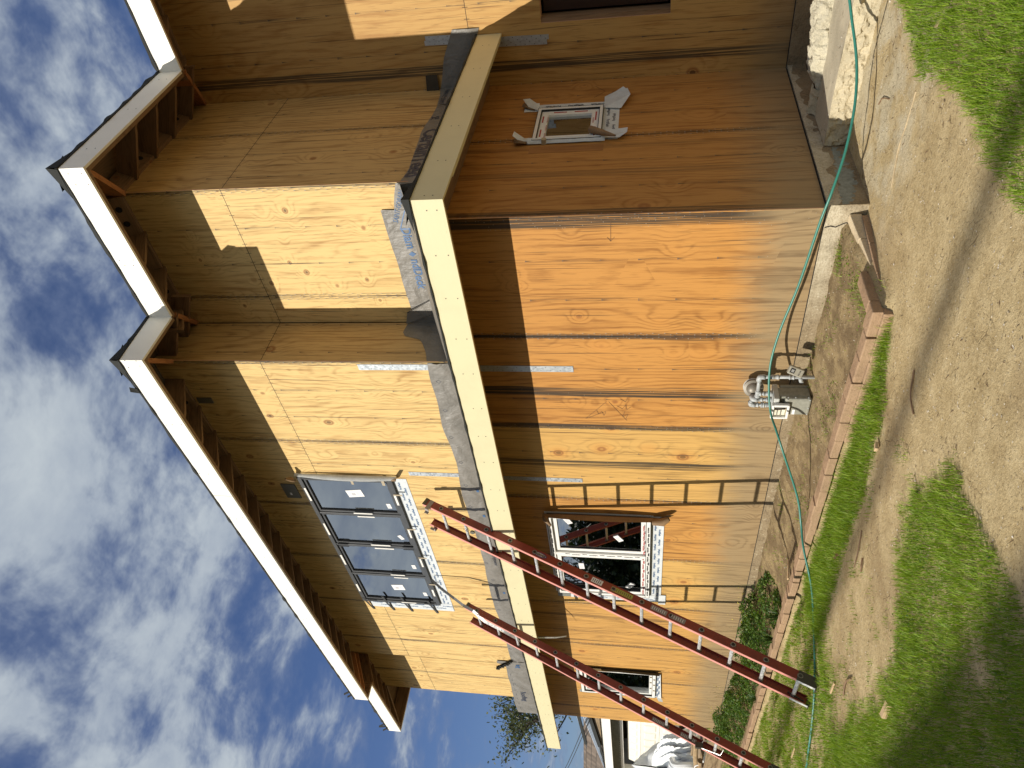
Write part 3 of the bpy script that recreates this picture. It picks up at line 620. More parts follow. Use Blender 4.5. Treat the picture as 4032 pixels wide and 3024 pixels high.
# printed lettering on the membrane
ins = MB()
def on_A(cx, cz, y, ang=0, flipv=False):
    ca, sa = math.cos(ang), math.sin(ang); f = -1 if flipv else 1
    return lambda u, v: (cx+f*(u*ca-v*sa), y, cz+f*(u*sa+v*ca))
def on_B(cy, cz, x, ang=0, flipv=False):
    ca, sa = math.cos(ang), math.sin(ang); f = -1 if flipv else 1
    return lambda u, v: (x, cy+f*(u*ca-v*sa), cz+f*(u*sa+v*ca))
yT = D1-.052
text_mb('SAINT-GOBAIN', .070, on_A(-.215, 3.385, yT-.010, R(-22)), ins, squash=.72)
ins.bar((-.45, yT-.010, 3.425), (-.24, yT-.010, 3.332), .010, .001, upv=(0, -1, 0))
text_mb('Diam', .125, on_A(-.545, 3.375, yT-.004, R(3), True), ins, bold=.003, squash=.86); text_mb('ndDeck', .125, on_A(-.945, 3.365, yT-.004, R(0), True), ins, bold=.003, squash=.86)
for cx, cz, s_ in ((-.718, 3.372, .036),): ins.poly([(cx-s_*.8, yT, cz), (cx, yT, cz-s_), (cx+s_*.8, yT, cz), (cx, yT, cz+s_)])
ins.build('printed_lettering', M['ink_blue'], skirt)
ink = MB()
text_mb('CertainTeed', .22, on_B(1.08, 3.235, .050, 0, True), ink, squash=.74, bold=.005); text_mb('SAINT-GOBAIN', .070, on_B(2.165, 3.245, .048, R(-2)), ink, squash=.62); text_mb('g', .15, on_B(1.73, 3.235, .050, 0, True), ink)
text_mb('Roofing', .13, on_A(-9.50, 3.235, -.052, 0, True), ink, bold=.003); text_mb('Underlayment', .07, on_A(-5.0, 3.12, -.034, 0, True), ink)
ink.poly([(-X1+.05, .33, 3.48), (-X1+.05, .25, 3.47), (-X1+.05, .24, 3.56), (-X1+.05, .32, 3.58)])
ink.build('printed_lettering', M['ink_dark'], skirt)
ib = MB(); text_mb('ing', .11, on_A(-8.28, 3.19, -.054, 0, True), ib, bold=.003)
for x in (-3.55, -4.05, -4.3, -5.9): ib.poly([(x, -.046, 3.10), (x-.05, -.046, 3.10), (x-.05, -.046, 3.125), (x, -.046, 3.13)])
ib.build('printed_lettering', M['ink_blue'], skirt)
dm = MB()
for k in range(17):
    cx = -1.8-.42*k if k < 16 else -9; cz = 3.22+.015*((k*7) % 3); s_ = .022
    if cx < -8.1: cz += .1
    q = [Vector((cx-s_, -.040, cz)), Vector((cx, -.040, cz-s_*1.1)), Vector((cx+s_, -.040, cz)), Vector((cx, -.040, cz+s_*1.1))]
    for i in range(4): dm.bar(q[i], q[(i+1) % 4], .003, .001, upv=(0, -1, 0))
for k in range(8): 
    q = [Vector((-8.6-.2*k, -.036, 3.36)), Vector((-8.7-.2*k, -.036, 3.362))]; dm.bar(q[0], q[1], .003, .001, upv=(0, -1, 0))
dm.build('printed_mark', M['ink_dark'], skirt)

from mathutils.bvhtree import BVHTree
def drop(o, miss):      # print that would hang past the edge of its sheet is cut off
    if not miss: return
    bm = bmesh.new(); bm.from_mesh(o.data); bm.verts.ensure_lookup_table(); bmesh.ops.delete(bm, geom=[bm.verts[i] for i in miss], context='VERTS'); bm.to_mesh(o.data); bm.free()
def conform(objs, targets, n_, off=.0025, reach=.25):
    n_ = Vector(n_); vs, fs = [], []
    for t in targets:
        b_ = len(vs); vs += [v.co.copy() for v in t.data.vertices]; fs += [[b_+i for i in p.vertices] for p in t.data.polygons]
    bv = BVHTree.FromPolygons(vs, fs)
    for o in objs:
        miss = set()
        for v in o.data.vertices:
            h = bv.ray_cast(v.co+n_*reach, -n_, reach+.12)
            if h[0] is not None: v.co = h[0]+n_*off
            else: miss.add(v.index)
        drop(o, miss)
mems = [o for o in bpy.data.objects if o.parent == skirt and o.name.split('.')[0] in ('membrane', 'membrane_flap')]
for o in [o for o in bpy.data.objects if o.parent == skirt and o.name.split('.')[0] in ('printed_lettering', 'printed_mark')]:
    xs_ = [v.co.x for v in o.data.vertices]
    if o.data.materials[0] == M['ink_dark'] and 'lettering' in o.name:      # this one has words on both faces of the corner
        miss = set()
        for vsel, nn in ((lambda c: c.x > -.5, Vector((1, 0, 0))), (lambda c: c.x <= -.5, Vector((0, -1, 0)))):
            vs, fs = [], []
            for t in mems:
                b_ = len(vs); vs += [v.co.copy() for v in t.data.vertices]; fs += [[b_+i for i in p.vertices] for p in t.data.polygons]
            bv = BVHTree.FromPolygons(vs, fs)
            for v in o.data.vertices:
                if vsel(v.co):
                    h = bv.ray_cast(v.co+nn*.1, -nn, .2)
                    if h[0] is not None: v.co = h[0]+nn*.003
                    else: miss.add(v.index)
        drop(o, miss)
    else: conform([o], mems, (0, -1, 0), .003)
founds = [o for o in bpy.data.objects if o.name.split('.')[0] == 'foundation']
conform([o for o in bpy.data.objects if o.name.split('.')[0] == 'crack'], founds, (0, -1, 0), .0012); conform([o for o in bpy.data.objects if o.name.split('.')[0] == 'peeling_paint'], founds, (1, 0, 0), .0012)

# ---------------------------------------------------------------- metal straps, box, pencil marks
def strap(a, b, wd_, n_, seed, parent=house):
    mb = MB(); a, b = Vector(a), Vector(b); n_ = Vector(n_); t = (b-a).normalized(); x = t.cross(n_).normalized(); mb.bar(a+n_*.003, b+n_*.003, wd_, .003, upv=n_)
    k = 0; s_ = .03; Ln = (b-a).length
    while s_ < Ln-.02:
        c = a+t*s_+x*(wd_*.26*(1 if k % 2 else -1))+n_*.0052
        mb.poly([c+(t*math.cos(j*math.pi/3)+x*math.sin(j*math.pi/3))*.0045 for j in range(6)], mi=1); s_ += .045; k += 1
    return mb.build('strap', [M['galv'], M['darksteel']], parent)
strap((-1.625, 0, 1.91), (-1.625, 0, 3.13), .075, (0, -1, 0), 1); strap((-1.615, 0, 3.2), (-1.62, 0, 3.99), .075, (0, -1, 0), 2)
strap((-3.325, 0, 1.915), (-3.325, 0, 3.13), .065, (0, -1, 0), 3); strap((-3.305, 0, 3.2), (-3.305, 0, 3.865), .065, (0, -1, 0), 4)
strap((.440, D, 2.19), (.452, D, 2.9), .045, (0, -1, 0), 5); strap((.395, D, 2.21), (.405, D, 2.9), .045, (0, -1, 0), 6)
strap((.455, D, 3.0), (.462, D, 3.40), .045, (0, -1, 0), 7); strap((.498, D, 3.0), (.505, D, 3.385), .045, (0, -1, 0), 8)
for x0_, x1_, z0_, z1_ in ((-3.865, -3.59, 5.35, 5.53), (-2.17, -2.09, 5.76, 5.93)):
    mb = MB(); mb.box(x0_, x1_, -.012, -.0005, z0_, z1_); jb = mb.build('junction_plate', plain('grey_green_metal_plate', (.13, .125, .10), .5), house)
    if x0_ < -3:
        mb = MB(); mb.box(-3.80, -3.755, -.0135, -.0125, 5.44, 5.465); mb.build('label', M['paper'], jb)
pm = MB()
def stroke(pts, wd_=.003, pl='A'):
    for (a, b) in zip(pts, pts[1:]):
        if pl == 'A': pm.bar((a[0], -.002, a[1]), (b[0], -.002, b[1]), wd_, .001, upv=(0, -1, 0))
        else: pm.bar((.002, a[0], a[1]), (.002, b[0], b[1]), wd_, .001, upv=(1, 0, 0))
stroke([(-.04, 1.53), (-.225, 1.534)]); stroke([(-.19, 1.56), (-.228, 1.534), (-.19, 1.505)])
stroke([(-2.06, 1.62), (-2.31, 1.83), (-2.20, 1.63)]); stroke([(-2.06, 1.60), (-2.33, 1.43)])
stroke([(-2.18, 1.72), (-2.24, 1.70), (-2.20, 1.67), (-2.26, 1.65), (-2.21, 1.63)]); stroke([(-2.12, 1.52), (-2.16, 1.47), (-2.10, 1.44), (-2.17, 1.43), (-2.13, 1.39)]); stroke([(-2.20, 1.45), (-2.27, 1.47), (-2.24, 1.42), (-2.30, 1.44)]); stroke([(-2.02, 1.49), (-2.06, 1.44), (-2.0, 1.42)])
stroke([(2.22, 1.76), (2.10, 1.66), (1.98, 1.76)], pl='B'); stroke([(2.0, 1.62), (2.1, 1.58), (2.05, 1.52)], pl='B'); stroke([(1.93, 1.5), (2.0, 1.46), (1.96, 1.40)], pl='B')
pm.build('pencil_mark', plain('pencil_grey', (.13, .07, .03), .7), house)
# corner nails bristling down the lower corner
random.seed(21); pts = []
for k in range(120):
    z = random.uniform(.02, 2.6); pts.append(((random.choice((-.02, -.045, -.07, -.095))+random.uniform(-.006, .006), 0, z), (0, -1, 0)))
for xx, wq in ((-1.22, .02), (-1.93, .05), (-2.44, .025), (-3.03, .045)):
    for k in range(46): pts.append(((xx+random.uniform(-wq, wq), 0, random.uniform(.05, 2.6)), (0, -1, 0)))
for k in range(60):
    pts.append(((-.1-k*.075+random.uniform(-.02, .02), 0, random.choice((.045, .36))+random.uniform(-.01, .01)), (0, -1, 0)))
nails('nail_head', pts[::2], .0030, plain('bright_nail_heads', (.36, .32, .25), .5, .2), house)

# ================================================================ WINDOWS
class WF:   # window frame of reference: (u, z, n) -> world, n = out of the wall
    def __init__(s, o, t, n): s.o = Vector(o); s.t = Vector(t); s.n = Vector(n)
    def __call__(s, u, z, n=0.): return s.o+s.t*u+s.n*n+Vector((0, 0, z))
FA = WF((0, 0, 0), (1, 0, 0), (0, -1, 0)); FB = WF((0, 0, 0), (0, 1, 0), (1, 0, 0))
def wbox(mb, F, u0_, u1_, z0, z1, n0, n1, mi=0):
    P = [F(u, z, n) for u in (u0_, u1_) for z in (z0, z1) for n in (n0, n1)]
    for q in ((0, 1, 3, 2), (4, 6, 7, 5), (0, 4, 5, 1), (2, 3, 7, 6), (0, 2, 6, 4), (1, 5, 7, 3)): mb.poly([P[k] for k in q], mi=mi)
def ring_box(mb, F, u0_, u1_, z0, z1, w_, n0, n1, mi=0):
    wbox(mb, F, u0_, u1_, z0, z0+w_, n0, n1, mi); wbox(mb, F, u0_, u1_, z1-w_, z1, n0, n1, mi)
    wbox(mb, F, u0_, u0_+w_, z0+w_, z1-w_, n0, n1, mi); wbox(mb, F, u1_-w_, u1_, z0+w_, z1-w_, n0, n1, mi)
def curl(name, F, path_, z0, z1, mat, parent, bow=None, rows=16, seed=0):
    """strip of tape: path_ = list of (u, n) across, running from z0 to z1; bow(f) scales it along the height"""
    mb = MB(); G = []
    for j in range(rows+1):
        f = j/rows; z = z0+(z1-z0)*f; sc = bow(f) if bow else 1.
        G.append([F(path_[0][0]+(u-path_[0][0])*sc, z+.006*mnoise.noise(Vector((f*6, u*5, seed))), path_[0][1]+(n-path_[0][1])*sc+.003*mnoise.noise(Vector((f*9, u*30, seed+1)))) for u, n in path_])
    for j in range(rows):
        for i in range(len(path_)-1):
            mb.poly([G[j][i], G[j+1][i], G[j+1][i+1], G[j][i+1]])
    o = mb.build(name, mat, parent, smooth=True)
    return o
def flash_prints(F, u0_, u1_, z0, z1, n, parent, vertical=False, size=.030, mat='ink_blue', words=('FortiFlash',), seed=0, mat2=None):
    rs = random.Random(seed); mb = MB(); 
    if vertical:
        z = z0+.05; k = 0
        while z < z1-.04:
            uu = u0_+(u1_-u0_)*(.3 if k % 2 else .7); sg = 1 if rs.random() < .5 else -1
            text_mb(words[k % len(words)], size, lambda a, b, uu=uu, z=z, sg=sg: F(uu-b*sg, z+a*sg, n), mb, bold=.0012); z += .105; k += 1
    else:
        u = u0_+.06; k = 0
        while u < u1_-.05:
            zz = z0+(z1-z0)*(.3 if k % 2 else .7); sg = 1 if rs.random() < .5 else -1
            text_mb(words[k % len(words)], size, lambda a, b, u=u, zz=zz, sg=sg: F(u+a*sg, zz+b*sg, n), mb, bold=.0012); u += .105; k += 1
    if mb.v: return mb.build('printed_lettering', M[mat], parent)
def sticker(F, u, z, w_, h_, n, ang, parent, printed=0):
    ca, sa = math.cos(ang), math.sin(ang); P = lambda a, b, nn=n: F(u+a*ca-b*sa, z+a*sa+b*ca, nn)
    mb = MB(); mb.prism([P(-w_/2, -h_/2), P(w_/2, -h_/2), P(w_/2, h_/2), P(-w_/2, h_/2)], F.n*.001)
    if printed == 1:
        for (a, b, aw, bh) in ((-.012, .02, .05, .05), (0, -.03, .06, .006), (0, -.045, .05, .005)):
            mb.poly([P(a-aw/2, b-bh/2, n+.0014), P(a+aw/2, b-bh/2, n+.0014), P(a+aw/2, b+bh/2, n+.0014), P(a-aw/2, b+bh/2, n+.0014)], mi=1)
    if printed == 2:
        for k in range(3): 
            b = h_*(.25-.2*k); mb.poly([P(-w_*.35, b-.002, n+.0014), P(w_*.2, b-.002, n+.0014), P(w_*.2, b+.002, n+.0014), P(-w_*.35, b+.002, n+.0014)], mi=1)
    return mb.build('label', [M['paper'], plain('grey_print', (.5, .5, .52), .6)], parent)

# --- big four-light window, upper storey
u0_, u1_, z0_, z1_ = WB
mb = MB(); ring_box(mb, FA, u0_, u1_, z0_, z1_, .052, -.06, .035)
mul = [-4.135, -4.852, -5.595]
for mm in mul: wbox(mb, FA, mm-.016, mm+.016, z0_+.052, z1_-.052, -.06, .031)
winB = mb.build('window', M['frame_dark'], house, bevel=.003)
winB['label'] = 'wide dark framed window with four panes on the upper storey'
edges = [(mul[0]+.016, u1_-.052), (mul[1]+.016, mul[0]-.016), (mul[2]+.016, mul[1]-.016), (u0_+.052, mul[2]-.016)]
for k, (a, b) in enumerate(edges):
    mb = MB(); ring_box(mb, FA, a+.004, b-.004, z0_+.056, z1_-.056, .030, -.05, .020); sa_ = mb.build('sash', M['frame_dark'], winB, bevel=.002)
    mb = MB(); ring_box(mb, FA, a+.034, b-.034, z0_+.086, z1_-.086, .006, -.03, .011); mb.build('gasket', M['frame_dark2'], winB)
    mb = MB(); wbox(mb, FA, a+.036, b-.036, z0_+.088, z1_-.088, -.006, .0); mb.build('glass', M['glass'], winB)
sticker(FA, -3.735, 4.63, .135, .20, .002, R(8), winB, 1); sticker(FA, -5.97, 4.63, .14, .17, .002, R(6), winB, 1)
for u, z, an in ((-3.97, 4.265, 4), (-4.66, 4.28, 24), (-5.38, 4.27, 3), (-6.12, 4.27, 5)): sticker(FA, u, z, .095, .052, .002, R(an), winB, 2)
mb = MB()
for (u, z, hw, hh_, vert) in ((-3.74, 5.215, .13, .012, 0), (-4.49, 5.215, .13, .012, 0), (-5.23, 5.215, .12, .012, 0), (-5.98, 5.215, .10, .012, 0), (-3.78, 4.118, .11, .013, 0), (-4.5, 4.118, .10, .012, 0), (-5.2, 4.118, .10, .012, 0), (-6.0, 4.118, .09, .012, 0),
    (-3.425, 4.68, .012, .10, 1), (-4.100, 4.62, .010, .12, 1), (-4.168, 4.60, .010, .11, 1), (-4.815, 4.58, .012, .13, 1), (-4.89, 4.55, .012, .13, 1), (-5.56, 4.53, .010, .10, 1), (-5.63, 4.5, .010, .10, 1), (-6.335, 4.55, .010, .11, 1)):
    wbox(mb, FA, u-hw, u+hw, z-hh_, z+hh_, .036, .040)
mb.build('foam_strip', M['foam'], winB)
mb = MB()
for (u, z) in ((-3.415, 5.12), (-3.415, 4.30), (-4.83, 5.1), (-4.88, 5.1), (-4.83, 4.22), (-4.885, 4.22), (-6.33, 5.1), (-6.33, 4.25)): wbox(mb, FA, u-.008, u+.008, z-.07, z+.07, .0355, .041)
mb.build('weep_clip', M['frame_dark2'], winB)
mb = MB(); wbox(mb, FA, -3.50, -3.36, 4.56, 4.59, .040, .042); wbox(mb, FA, -3.50, -3.36, 4.18, 4.215, .040, .042)
for u in (-3.58, -4.30, -4.97, -5.66): wbox(mb, FA, u-.11, u-.085, 4.02, 4.13, .043, .0445)
mb.build('tan_tape', M['tape_tan'], winB)
mb = MB()
for z, du in ((5.17, .10), (4.86, .17), (4.58, .18), (4.20, .12)):
    mb.poly([FA(u0_-.30, z-.02, .006), FA(u0_-.30, z+.012, .006), FA(u0_-.01, z+.05, .038), FA(u0_-.01, z+.015, .038)]); mb.poly([FA(u0_-.01, z+.015, .0385), FA(u0_-.01, z+.05, .0385), FA(u0_+du, z+.075, .0385), FA(u0_+du, z+.04, .0385)])
mb.build('black_tape', M['tape_black'], winB)
mb = MB(); wbox(mb, FA, u0_-.20, u1_-.02, 3.925, z0_+.01, .001, .0045); mb.build('flashing', M['flash'], winB)
mb = MB(); wbox(mb, FA, u0_-.20, u0_+.005, 3.93, 5.16, .0055, .0075); mb.build('flashing', M['flash'], winB)
flash_prints(FA, u0_-.18, u1_-.05, 3.94, 4.07, .0055, winB, size=.036, seed=1); flash_prints(FA, u0_-.17, u0_-.02, 3.95, 5.1, .0085, winB, vertical=True, size=.036, seed=2)
bow = lambda f: .55+.55*math.sin(math.pi*min(1, f*.9+.1))
curl('flashing', FA, [(-3.362, .006), (-3.345, .030), (-3.352, .062), (-3.372, .082)], 4.02, 5.26, M['flash'], winB, bow, seed=3)
curl('kraft_backing', FA, [(-3.400, .006), (-3.384, .020), (-3.374, .035)], 4.015, 5.27, M['kraft'], winB, bow, seed=4)
mb = MB(); mb.tube([FA(-3.45, 5.285, .05), FA(-3.36, 5.27, .10), FA(-3.30, 5.31, .14)], [.02, .028, .012], 10, cap=False); mb.prism([FA(-3.40, 4.03, .05), FA(-3.27, 3.98, .10), FA(-3.28, 4.04, .12), FA(-3.38, 4.08, .06)], FA.n*.002); mb.build('kraft_curl', M['kraft'], winB, smooth=True)

# --- two-light window, ground floor
u0_, u1_, z0_, z1_ = WM
mb = MB(); ring_box(mb, FA, u0_, u1_, z0_, z1_, .045, -.06, .045); wbox(mb, FA, -4.81, -4.755, z0_+.045, z1_-.045, -.05, .040)
ring_box(mb, FA, u0_-.03, u1_+.03, z0_-.03, z1_+.03, .03, .001, .005)
winM = mb.build('window', M['film'], house, bevel=.003); winM['label'] = 'white film covered sliding window on the ground floor'
for a, b, n_ in ((-4.755, u1_-.045, .012), (u0_+.045, -4.81, .026)):
    mb = MB(); ring_box(mb, FA, a+.002, b-.002, z0_+.05, z1_-.05, .055, -.04, n_); mb.build('sash', M['film'], winM, bevel=.003)
    mb = MB(); ring_box(mb, FA, a+.054, b-.054, z0_+.102, z1_-.102, .006, -.03, n_-.006); mb.build('gasket', M['frame_dark2'], winM)
    mb = MB(); wbox(mb, FA, a+.057, b-.057, z0_+.105, z1_-.105, -.012, -.006); mb.build('glass', M['glass'], winM)
mb = MB(); wbox(mb, FA, u0_+.01, u1_-.02, z0_+.047, z0_+.052, -.02, .046); wbox(mb, FA, u0_+.002, u1_-.002, z0_-.004, z0_+.002, .0, .049); wbox(mb, FA, u0_-.004, u0_+.001, z0_, z1_, .0, .047); wbox(mb, FA, u1_-.001, u1_+.004, z0_, z1_, .0, .047); wbox(mb, FA, u0_, u1_, z1_-.001, z1_+.004, .0, .047)
mb.build('gasket', M['frame_dark2'], winM)
for u, z, an in ((-4.12, 2.13, 28), (-5.12, 2.02, 4), (-5.5, 1.97, 28), (-5.55, 1.42, -32), (-4.45, 1.55, 32)): sticker(FA, u, z, .13, .065, .001, R(an), winM, 2)
mb = MB(); wbox(mb, FA, u0_-.16, u1_+.02, 1.03, z0_-.012, .006, .0085); mb.build('flashing', M['flash'], winM)
mb = MB(); wbox(mb, FA, u0_-.16, u0_-.001, .97, 2.2, .0095, .0115); mb.build('flashing', M['flash'], winM)
mb = MB(); wbox(mb, FA, u0_-.21, u0_+.03, .97, 1.06, .0125, .0145); mb.build('flashing', M['flash'], winM)
mb = MB(); wbox(mb, FA, u0_-.15, u0_-.002, 2.2, 2.37, .0095, .0115); mb.build('flashing_patch', plain('grey_clear_film', (.20, .22, .20), .3), winM)
flash_prints(FA, u0_-.15, u1_, 1.04, 1.16, .0095, winM, size=.034, seed=4); flash_prints(FA, u0_-.15, u0_-.02, 1.0, 2.15, .0125, winM, True, .034, seed=5)
for z_, w__ in ((z0_+.075, 'ink_red'), (z0_+.022, 'ink_black')):
    flash_prints(FA, u0_+.05, u1_-.05, z_-.008, z_+.008, .0465 if z_ < z0_+.05 else .0275, winM, size=.024, mat=w__, words=('WINDOW', 'SERIES'), seed=6)
flash_prints(FA, -4.80, -4.77, z0_+.1, z1_-.1, .041, winM, True, .022, mat='ink_black', words=('VINYL', 'WINDOW'), seed=8); flash_prints(FA, -4.105+.1, -3.99, z0_+.1, z1_-.1, .046, winM, True, .020, mat='ink_black', words=('VINYL',), seed=9)
flash_prints(FA, u0_+.05, u1_-.05, z1_-.03, z1_-.015, .0465, winM, size=.022, mat='ink_black', words=('VINYL', 'WINDOW'), seed=10)
bow2 = lambda f: .75+.35*math.sin(math.pi*f)
curl('flashing', FA, [(-3.975, .020), (-3.95, .034), (-3.925, .062), (-3.925, .095)], 1.12, 2.36, M['flash'], winM, bow2, seed=6)
curl('kraft_backing', FA, [(-3.972, .016), (-3.938, .030), (-3.905, .065), (-3.905, .125)], 1.04, 2.40, M['kraft'], winM, bow2, seed=7)
mb = MB(); mb.tube([FA(-3.96, 2.385, .05), FA(-3.90, 2.36, .13), FA(-3.99, 2.30, .16)], [.02, .035, .012], 10, cap=False)
mb.tube([FA(-3.93, 1.16, .10), FA(-3.90, 1.05, .11), FA(-3.86, .985, .09)], [.03, .045, .025], 10, cap=False); mb.prism([FA(-3.97, 1.02, .02), FA(-3.84, .93, .05), FA(-3.83, 1.0, .06), FA(-3.95, 1.10, .03)], FA.n*.002)
mb.build('kraft_curl', M['kraft'], winM, smooth=True)

# --- narrow window near the far end
u0_, u1_, z0_, z1_ = WL
mb = MB(); ring_box(mb, FA, u0_, u1_, z0_, z1_, .045, -.06, .045); ring_box(mb, FA, u0_+.05, u1_-.05, z0_+.05, z1_-.05, .045, -.05, .02)
winL = mb.build('window', M['film'], house, bevel=.003); winL['label'] = 'small white framed window near the far end of the ground floor'
mb = MB(); wbox(mb, FA, u0_+.095, u1_-.095, z0_+.095, z1_-.095, -.03, -.024); mb.build('glass', M['glass'], winL)
mb = MB(); ring_box(mb, FA, u0_+.045, u1_-.045, z0_+.045, z1_-.045, .007, -.04, .044); ring_box(mb, FA, u0_-.004, u1_+.004, z0_-.004, z1_+.004, .004, .0, .047); mb.build('gasket', M['frame_dark2'], winL)
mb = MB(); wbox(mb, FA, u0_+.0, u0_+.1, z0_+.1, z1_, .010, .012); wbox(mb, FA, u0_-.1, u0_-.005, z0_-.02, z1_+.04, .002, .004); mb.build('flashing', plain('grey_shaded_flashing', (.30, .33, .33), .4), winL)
mb = MB(); mb.prism([FA(u0_-.08, z0_-.10, .02), FA(u1_-.02, z0_-.07, .03), FA(u1_-.05, z0_-.005, .012), FA(u0_-.02, z0_-.005, .012)], FA.n*.003); mb.prism([FA(u0_-.07, z0_-.11, .02), FA(u0_-.12, z0_-.13, .05), FA(u0_-.1, z0_-.06, .05), FA(u0_-.04, z0_-.03, .02)], FA.n*.003); mb.build('flashing', M['flash'], winL)
curl('flashing', FA, [(u1_-.005, .012), (u1_+.02, .03), (u1_+.03, .07)], z0_-.01, z1_+.05, M['flash'], winL, lambda f: .5+.8*f, seed=9)
curl('felt_backing', FA, [(u1_-.0, .010), (u1_+.028, .03), (u1_+.04, .08)], z0_-.06, z1_+.0, M['tape_black'], winL, lambda f: 1-.4*f, seed=10)
flash_prints(FA, u0_, u1_, z0_-.075, z0_-.015, .028, winL, size=.03, seed=11)
mb = MB()
for u in (-8.30, -8.50, -8.72): wbox(mb, FA, u-.02, u+.02, z0_+.058, z0_+.085, .020, .0215); wbox(mb, FA, u-.045, u-.005, z0_+.008, z0_+.035, .045, .0465)
mb.build('printed_mark', plain('ochre_print', (.16, .11, .03), .6), winL)

# --- small square window on the shaded side
u0_, u1_, z0_, z1_ = WS
mb = MB(); ring_box(mb, FB, u0_, u1_, z0_, z1_, .028, -.05, .040); winS = mb.build('window', M['film'], house, bevel=.003); winS['label'] = 'small square window wrapped in white tape on the shaded wall'
mb = MB(); ring_box(mb, FB, u0_+.033, u1_-.033, z0_+.033, z1_-.033, .068, -.04, .018); mb.build('sash', M['film'], winS, bevel=.003)
mb = MB(); ring_box(mb, FB, u0_+.026, u1_-.026, z0_+.026, z1_-.026, .008, -.02, .036); ring_box(mb, FB, u0_-.003, u1_+.003, z0_-.003, z1_+.003, .004, 0, .041); mb.build('gasket', M['frame_dark2'], winS)
mb = MB(); wbox(mb, FB, u0_+.1, u1_-.1, z0_+.1, z1_-.1, -.012, -.006); mb.build('glass', M['glass'], winS)
mb = MB()
for a, b, c, e in ((1.24, 1.37, z1_-.062, z1_-.050), (1.50, 1.62, z1_-.062, z1_-.050), (1.22, 1.38, z0_+.055, z0_+.067), (1.50, 1.66, z0_+.055, z0_+.067)): wbox(mb, FB, a, b, c, e, .018, .0192)
for c, e in ((1.80, 1.92), (1.99, 2.11)): wbox(mb, FB, u0_+.05, u0_+.066, c, e, .018, .0192); wbox(mb, FB, u1_-.07, u1_-.054, c, e, .018, .0192)
for a, c in ((1.25, 2.155), (1.40, 2.155), (1.55, 2.155), (1.3, 1.74), (1.5, 1.74)): text_mb('WINDOW', .022, lambda p, q, a=a, c=c: FB(a+p, c+q, .0192), mb)
mb.build('printed_mark', M['ink_red'], winS)
mb = MB(); wbox(mb, FB, u0_+.02, u1_+.03, 1.515, z0_-.004, .002, .0045); mb.build('flashing', M['flash'], winS)
def poly_tape(pts, n0, name='flashing'):
    mb = MB(); mb.prism([FB(u, z, n) for u, z, n in pts], FB.n*.0015); return mb.build(name, M['flash'], winS)
poly_tape([(u1_+.005, 1.60, .004), (u1_+.125, 1.585, .006), (u1_+.135, 2.30, .005), (u1_+.005, 2.27, .005)], 0)
curl('flashing', WF((0, 0, 0), (0, 1, 0), (1, 0, 0)), [(u1_+.005, .006), (u1_+.07, .012), (u1_+.12, .03)], 2.26, 2.40, M['flash'], winS, lambda f: 1+.2*f)
mb = MB(); mb.prism([FB(1.74, 1.655, .012), FB(1.98, 1.44, .05), FB(2.05, 1.49, .06), FB(2.02, 1.56, .03), FB(1.97, 1.66, .008)], FB.n*.002); mb.prism([FB(1.70, 1.50, .02), FB(1.86, 1.42, .07), FB(1.97, 1.45, .08), FB(1.90, 1.62, .015), FB(1.74, 1.66, .012)], FB.n*.002)
mb.build('flashing', M['flash'], winS)
curl('flashing', FB, [(u0_+.02, .045), (u0_-.005, .035), (u0_-.02, .012)], 1.62, 2.30, M['flash'], winS, lambda f: 1)
mb = MB(); mb.prism([FB(1.16, 2.24, .012), FB(1.16, 2.37, .03), FB(1.20, 2.43, .06), FB(1.26, 2.42, .07), FB(1.22, 2.33, .02), FB(1.24, 2.25, .012)], FB.n*.002); mb.prism([FB(1.18, 1.66, .012), FB(1.14, 1.50, .03), FB(1.17, 1.435, .06), FB(1.25, 1.43, .06), FB(1.30, 1.52, .02), FB(1.31, 1.66, .01)], FB.n*.002); mb.prism([FB(1.75, 2.26, .012), FB(1.80, 2.36, .03), FB(1.90, 2.42, .06), FB(1.93, 2.36, .05), FB(1.87, 2.27, .012)], FB.n*.002)
mb.build('flashing', M['flash'], winS)
mb = MB(); mb.prism([FB(1.14, 2.26, .008), FB(1.10, 2.40, .045), FB(1.18, 2.42, .045), FB(1.20, 2.28, .008)], FB.n*.0015); mb.tube([FB(1.27, 1.75, .05), FB(1.16, 1.64, .07), FB(1.06, 1.53, .09)], [.032, .026, .008], 12, cap=False); mb.prism([FB(1.76, 2.30, .01), FB(1.80, 2.42, .04), FB(1.87, 2.41, .04), FB(1.86, 2.30, .01)], FB.n*.0015)
mb.build('kraft_curl', M['kraft'], winS, smooth=True)
mb = MB(); wbox(mb, FB, 1.76, 1.80, 2.12, 2.155, .006, .022); wbox(mb, FB, 1.13, 1.17, 2.13, 2.17, .0, .045); mb.build('tan_tape', M['tape_tan'], winS)
flash_prints(FB, u0_+.04, u1_, 1.52, 1.65, .0048, winS, size=.036, mat='ink_dark', seed=12); flash_prints(FB, u1_+.01, u1_+.12, 1.66, 2.26, .0085, winS, True, .036, mat='ink_dark', seed=13)
mb = MB(); wbox(mb, FB, .985, 1.10, 1.63, 2.27, .0008, .0018); mb.build('plywood_patch', wood('dark_cut_patch', (.34, .16, .05), (.20, .08, .022), 12, seams=False, knots=.6), winS)

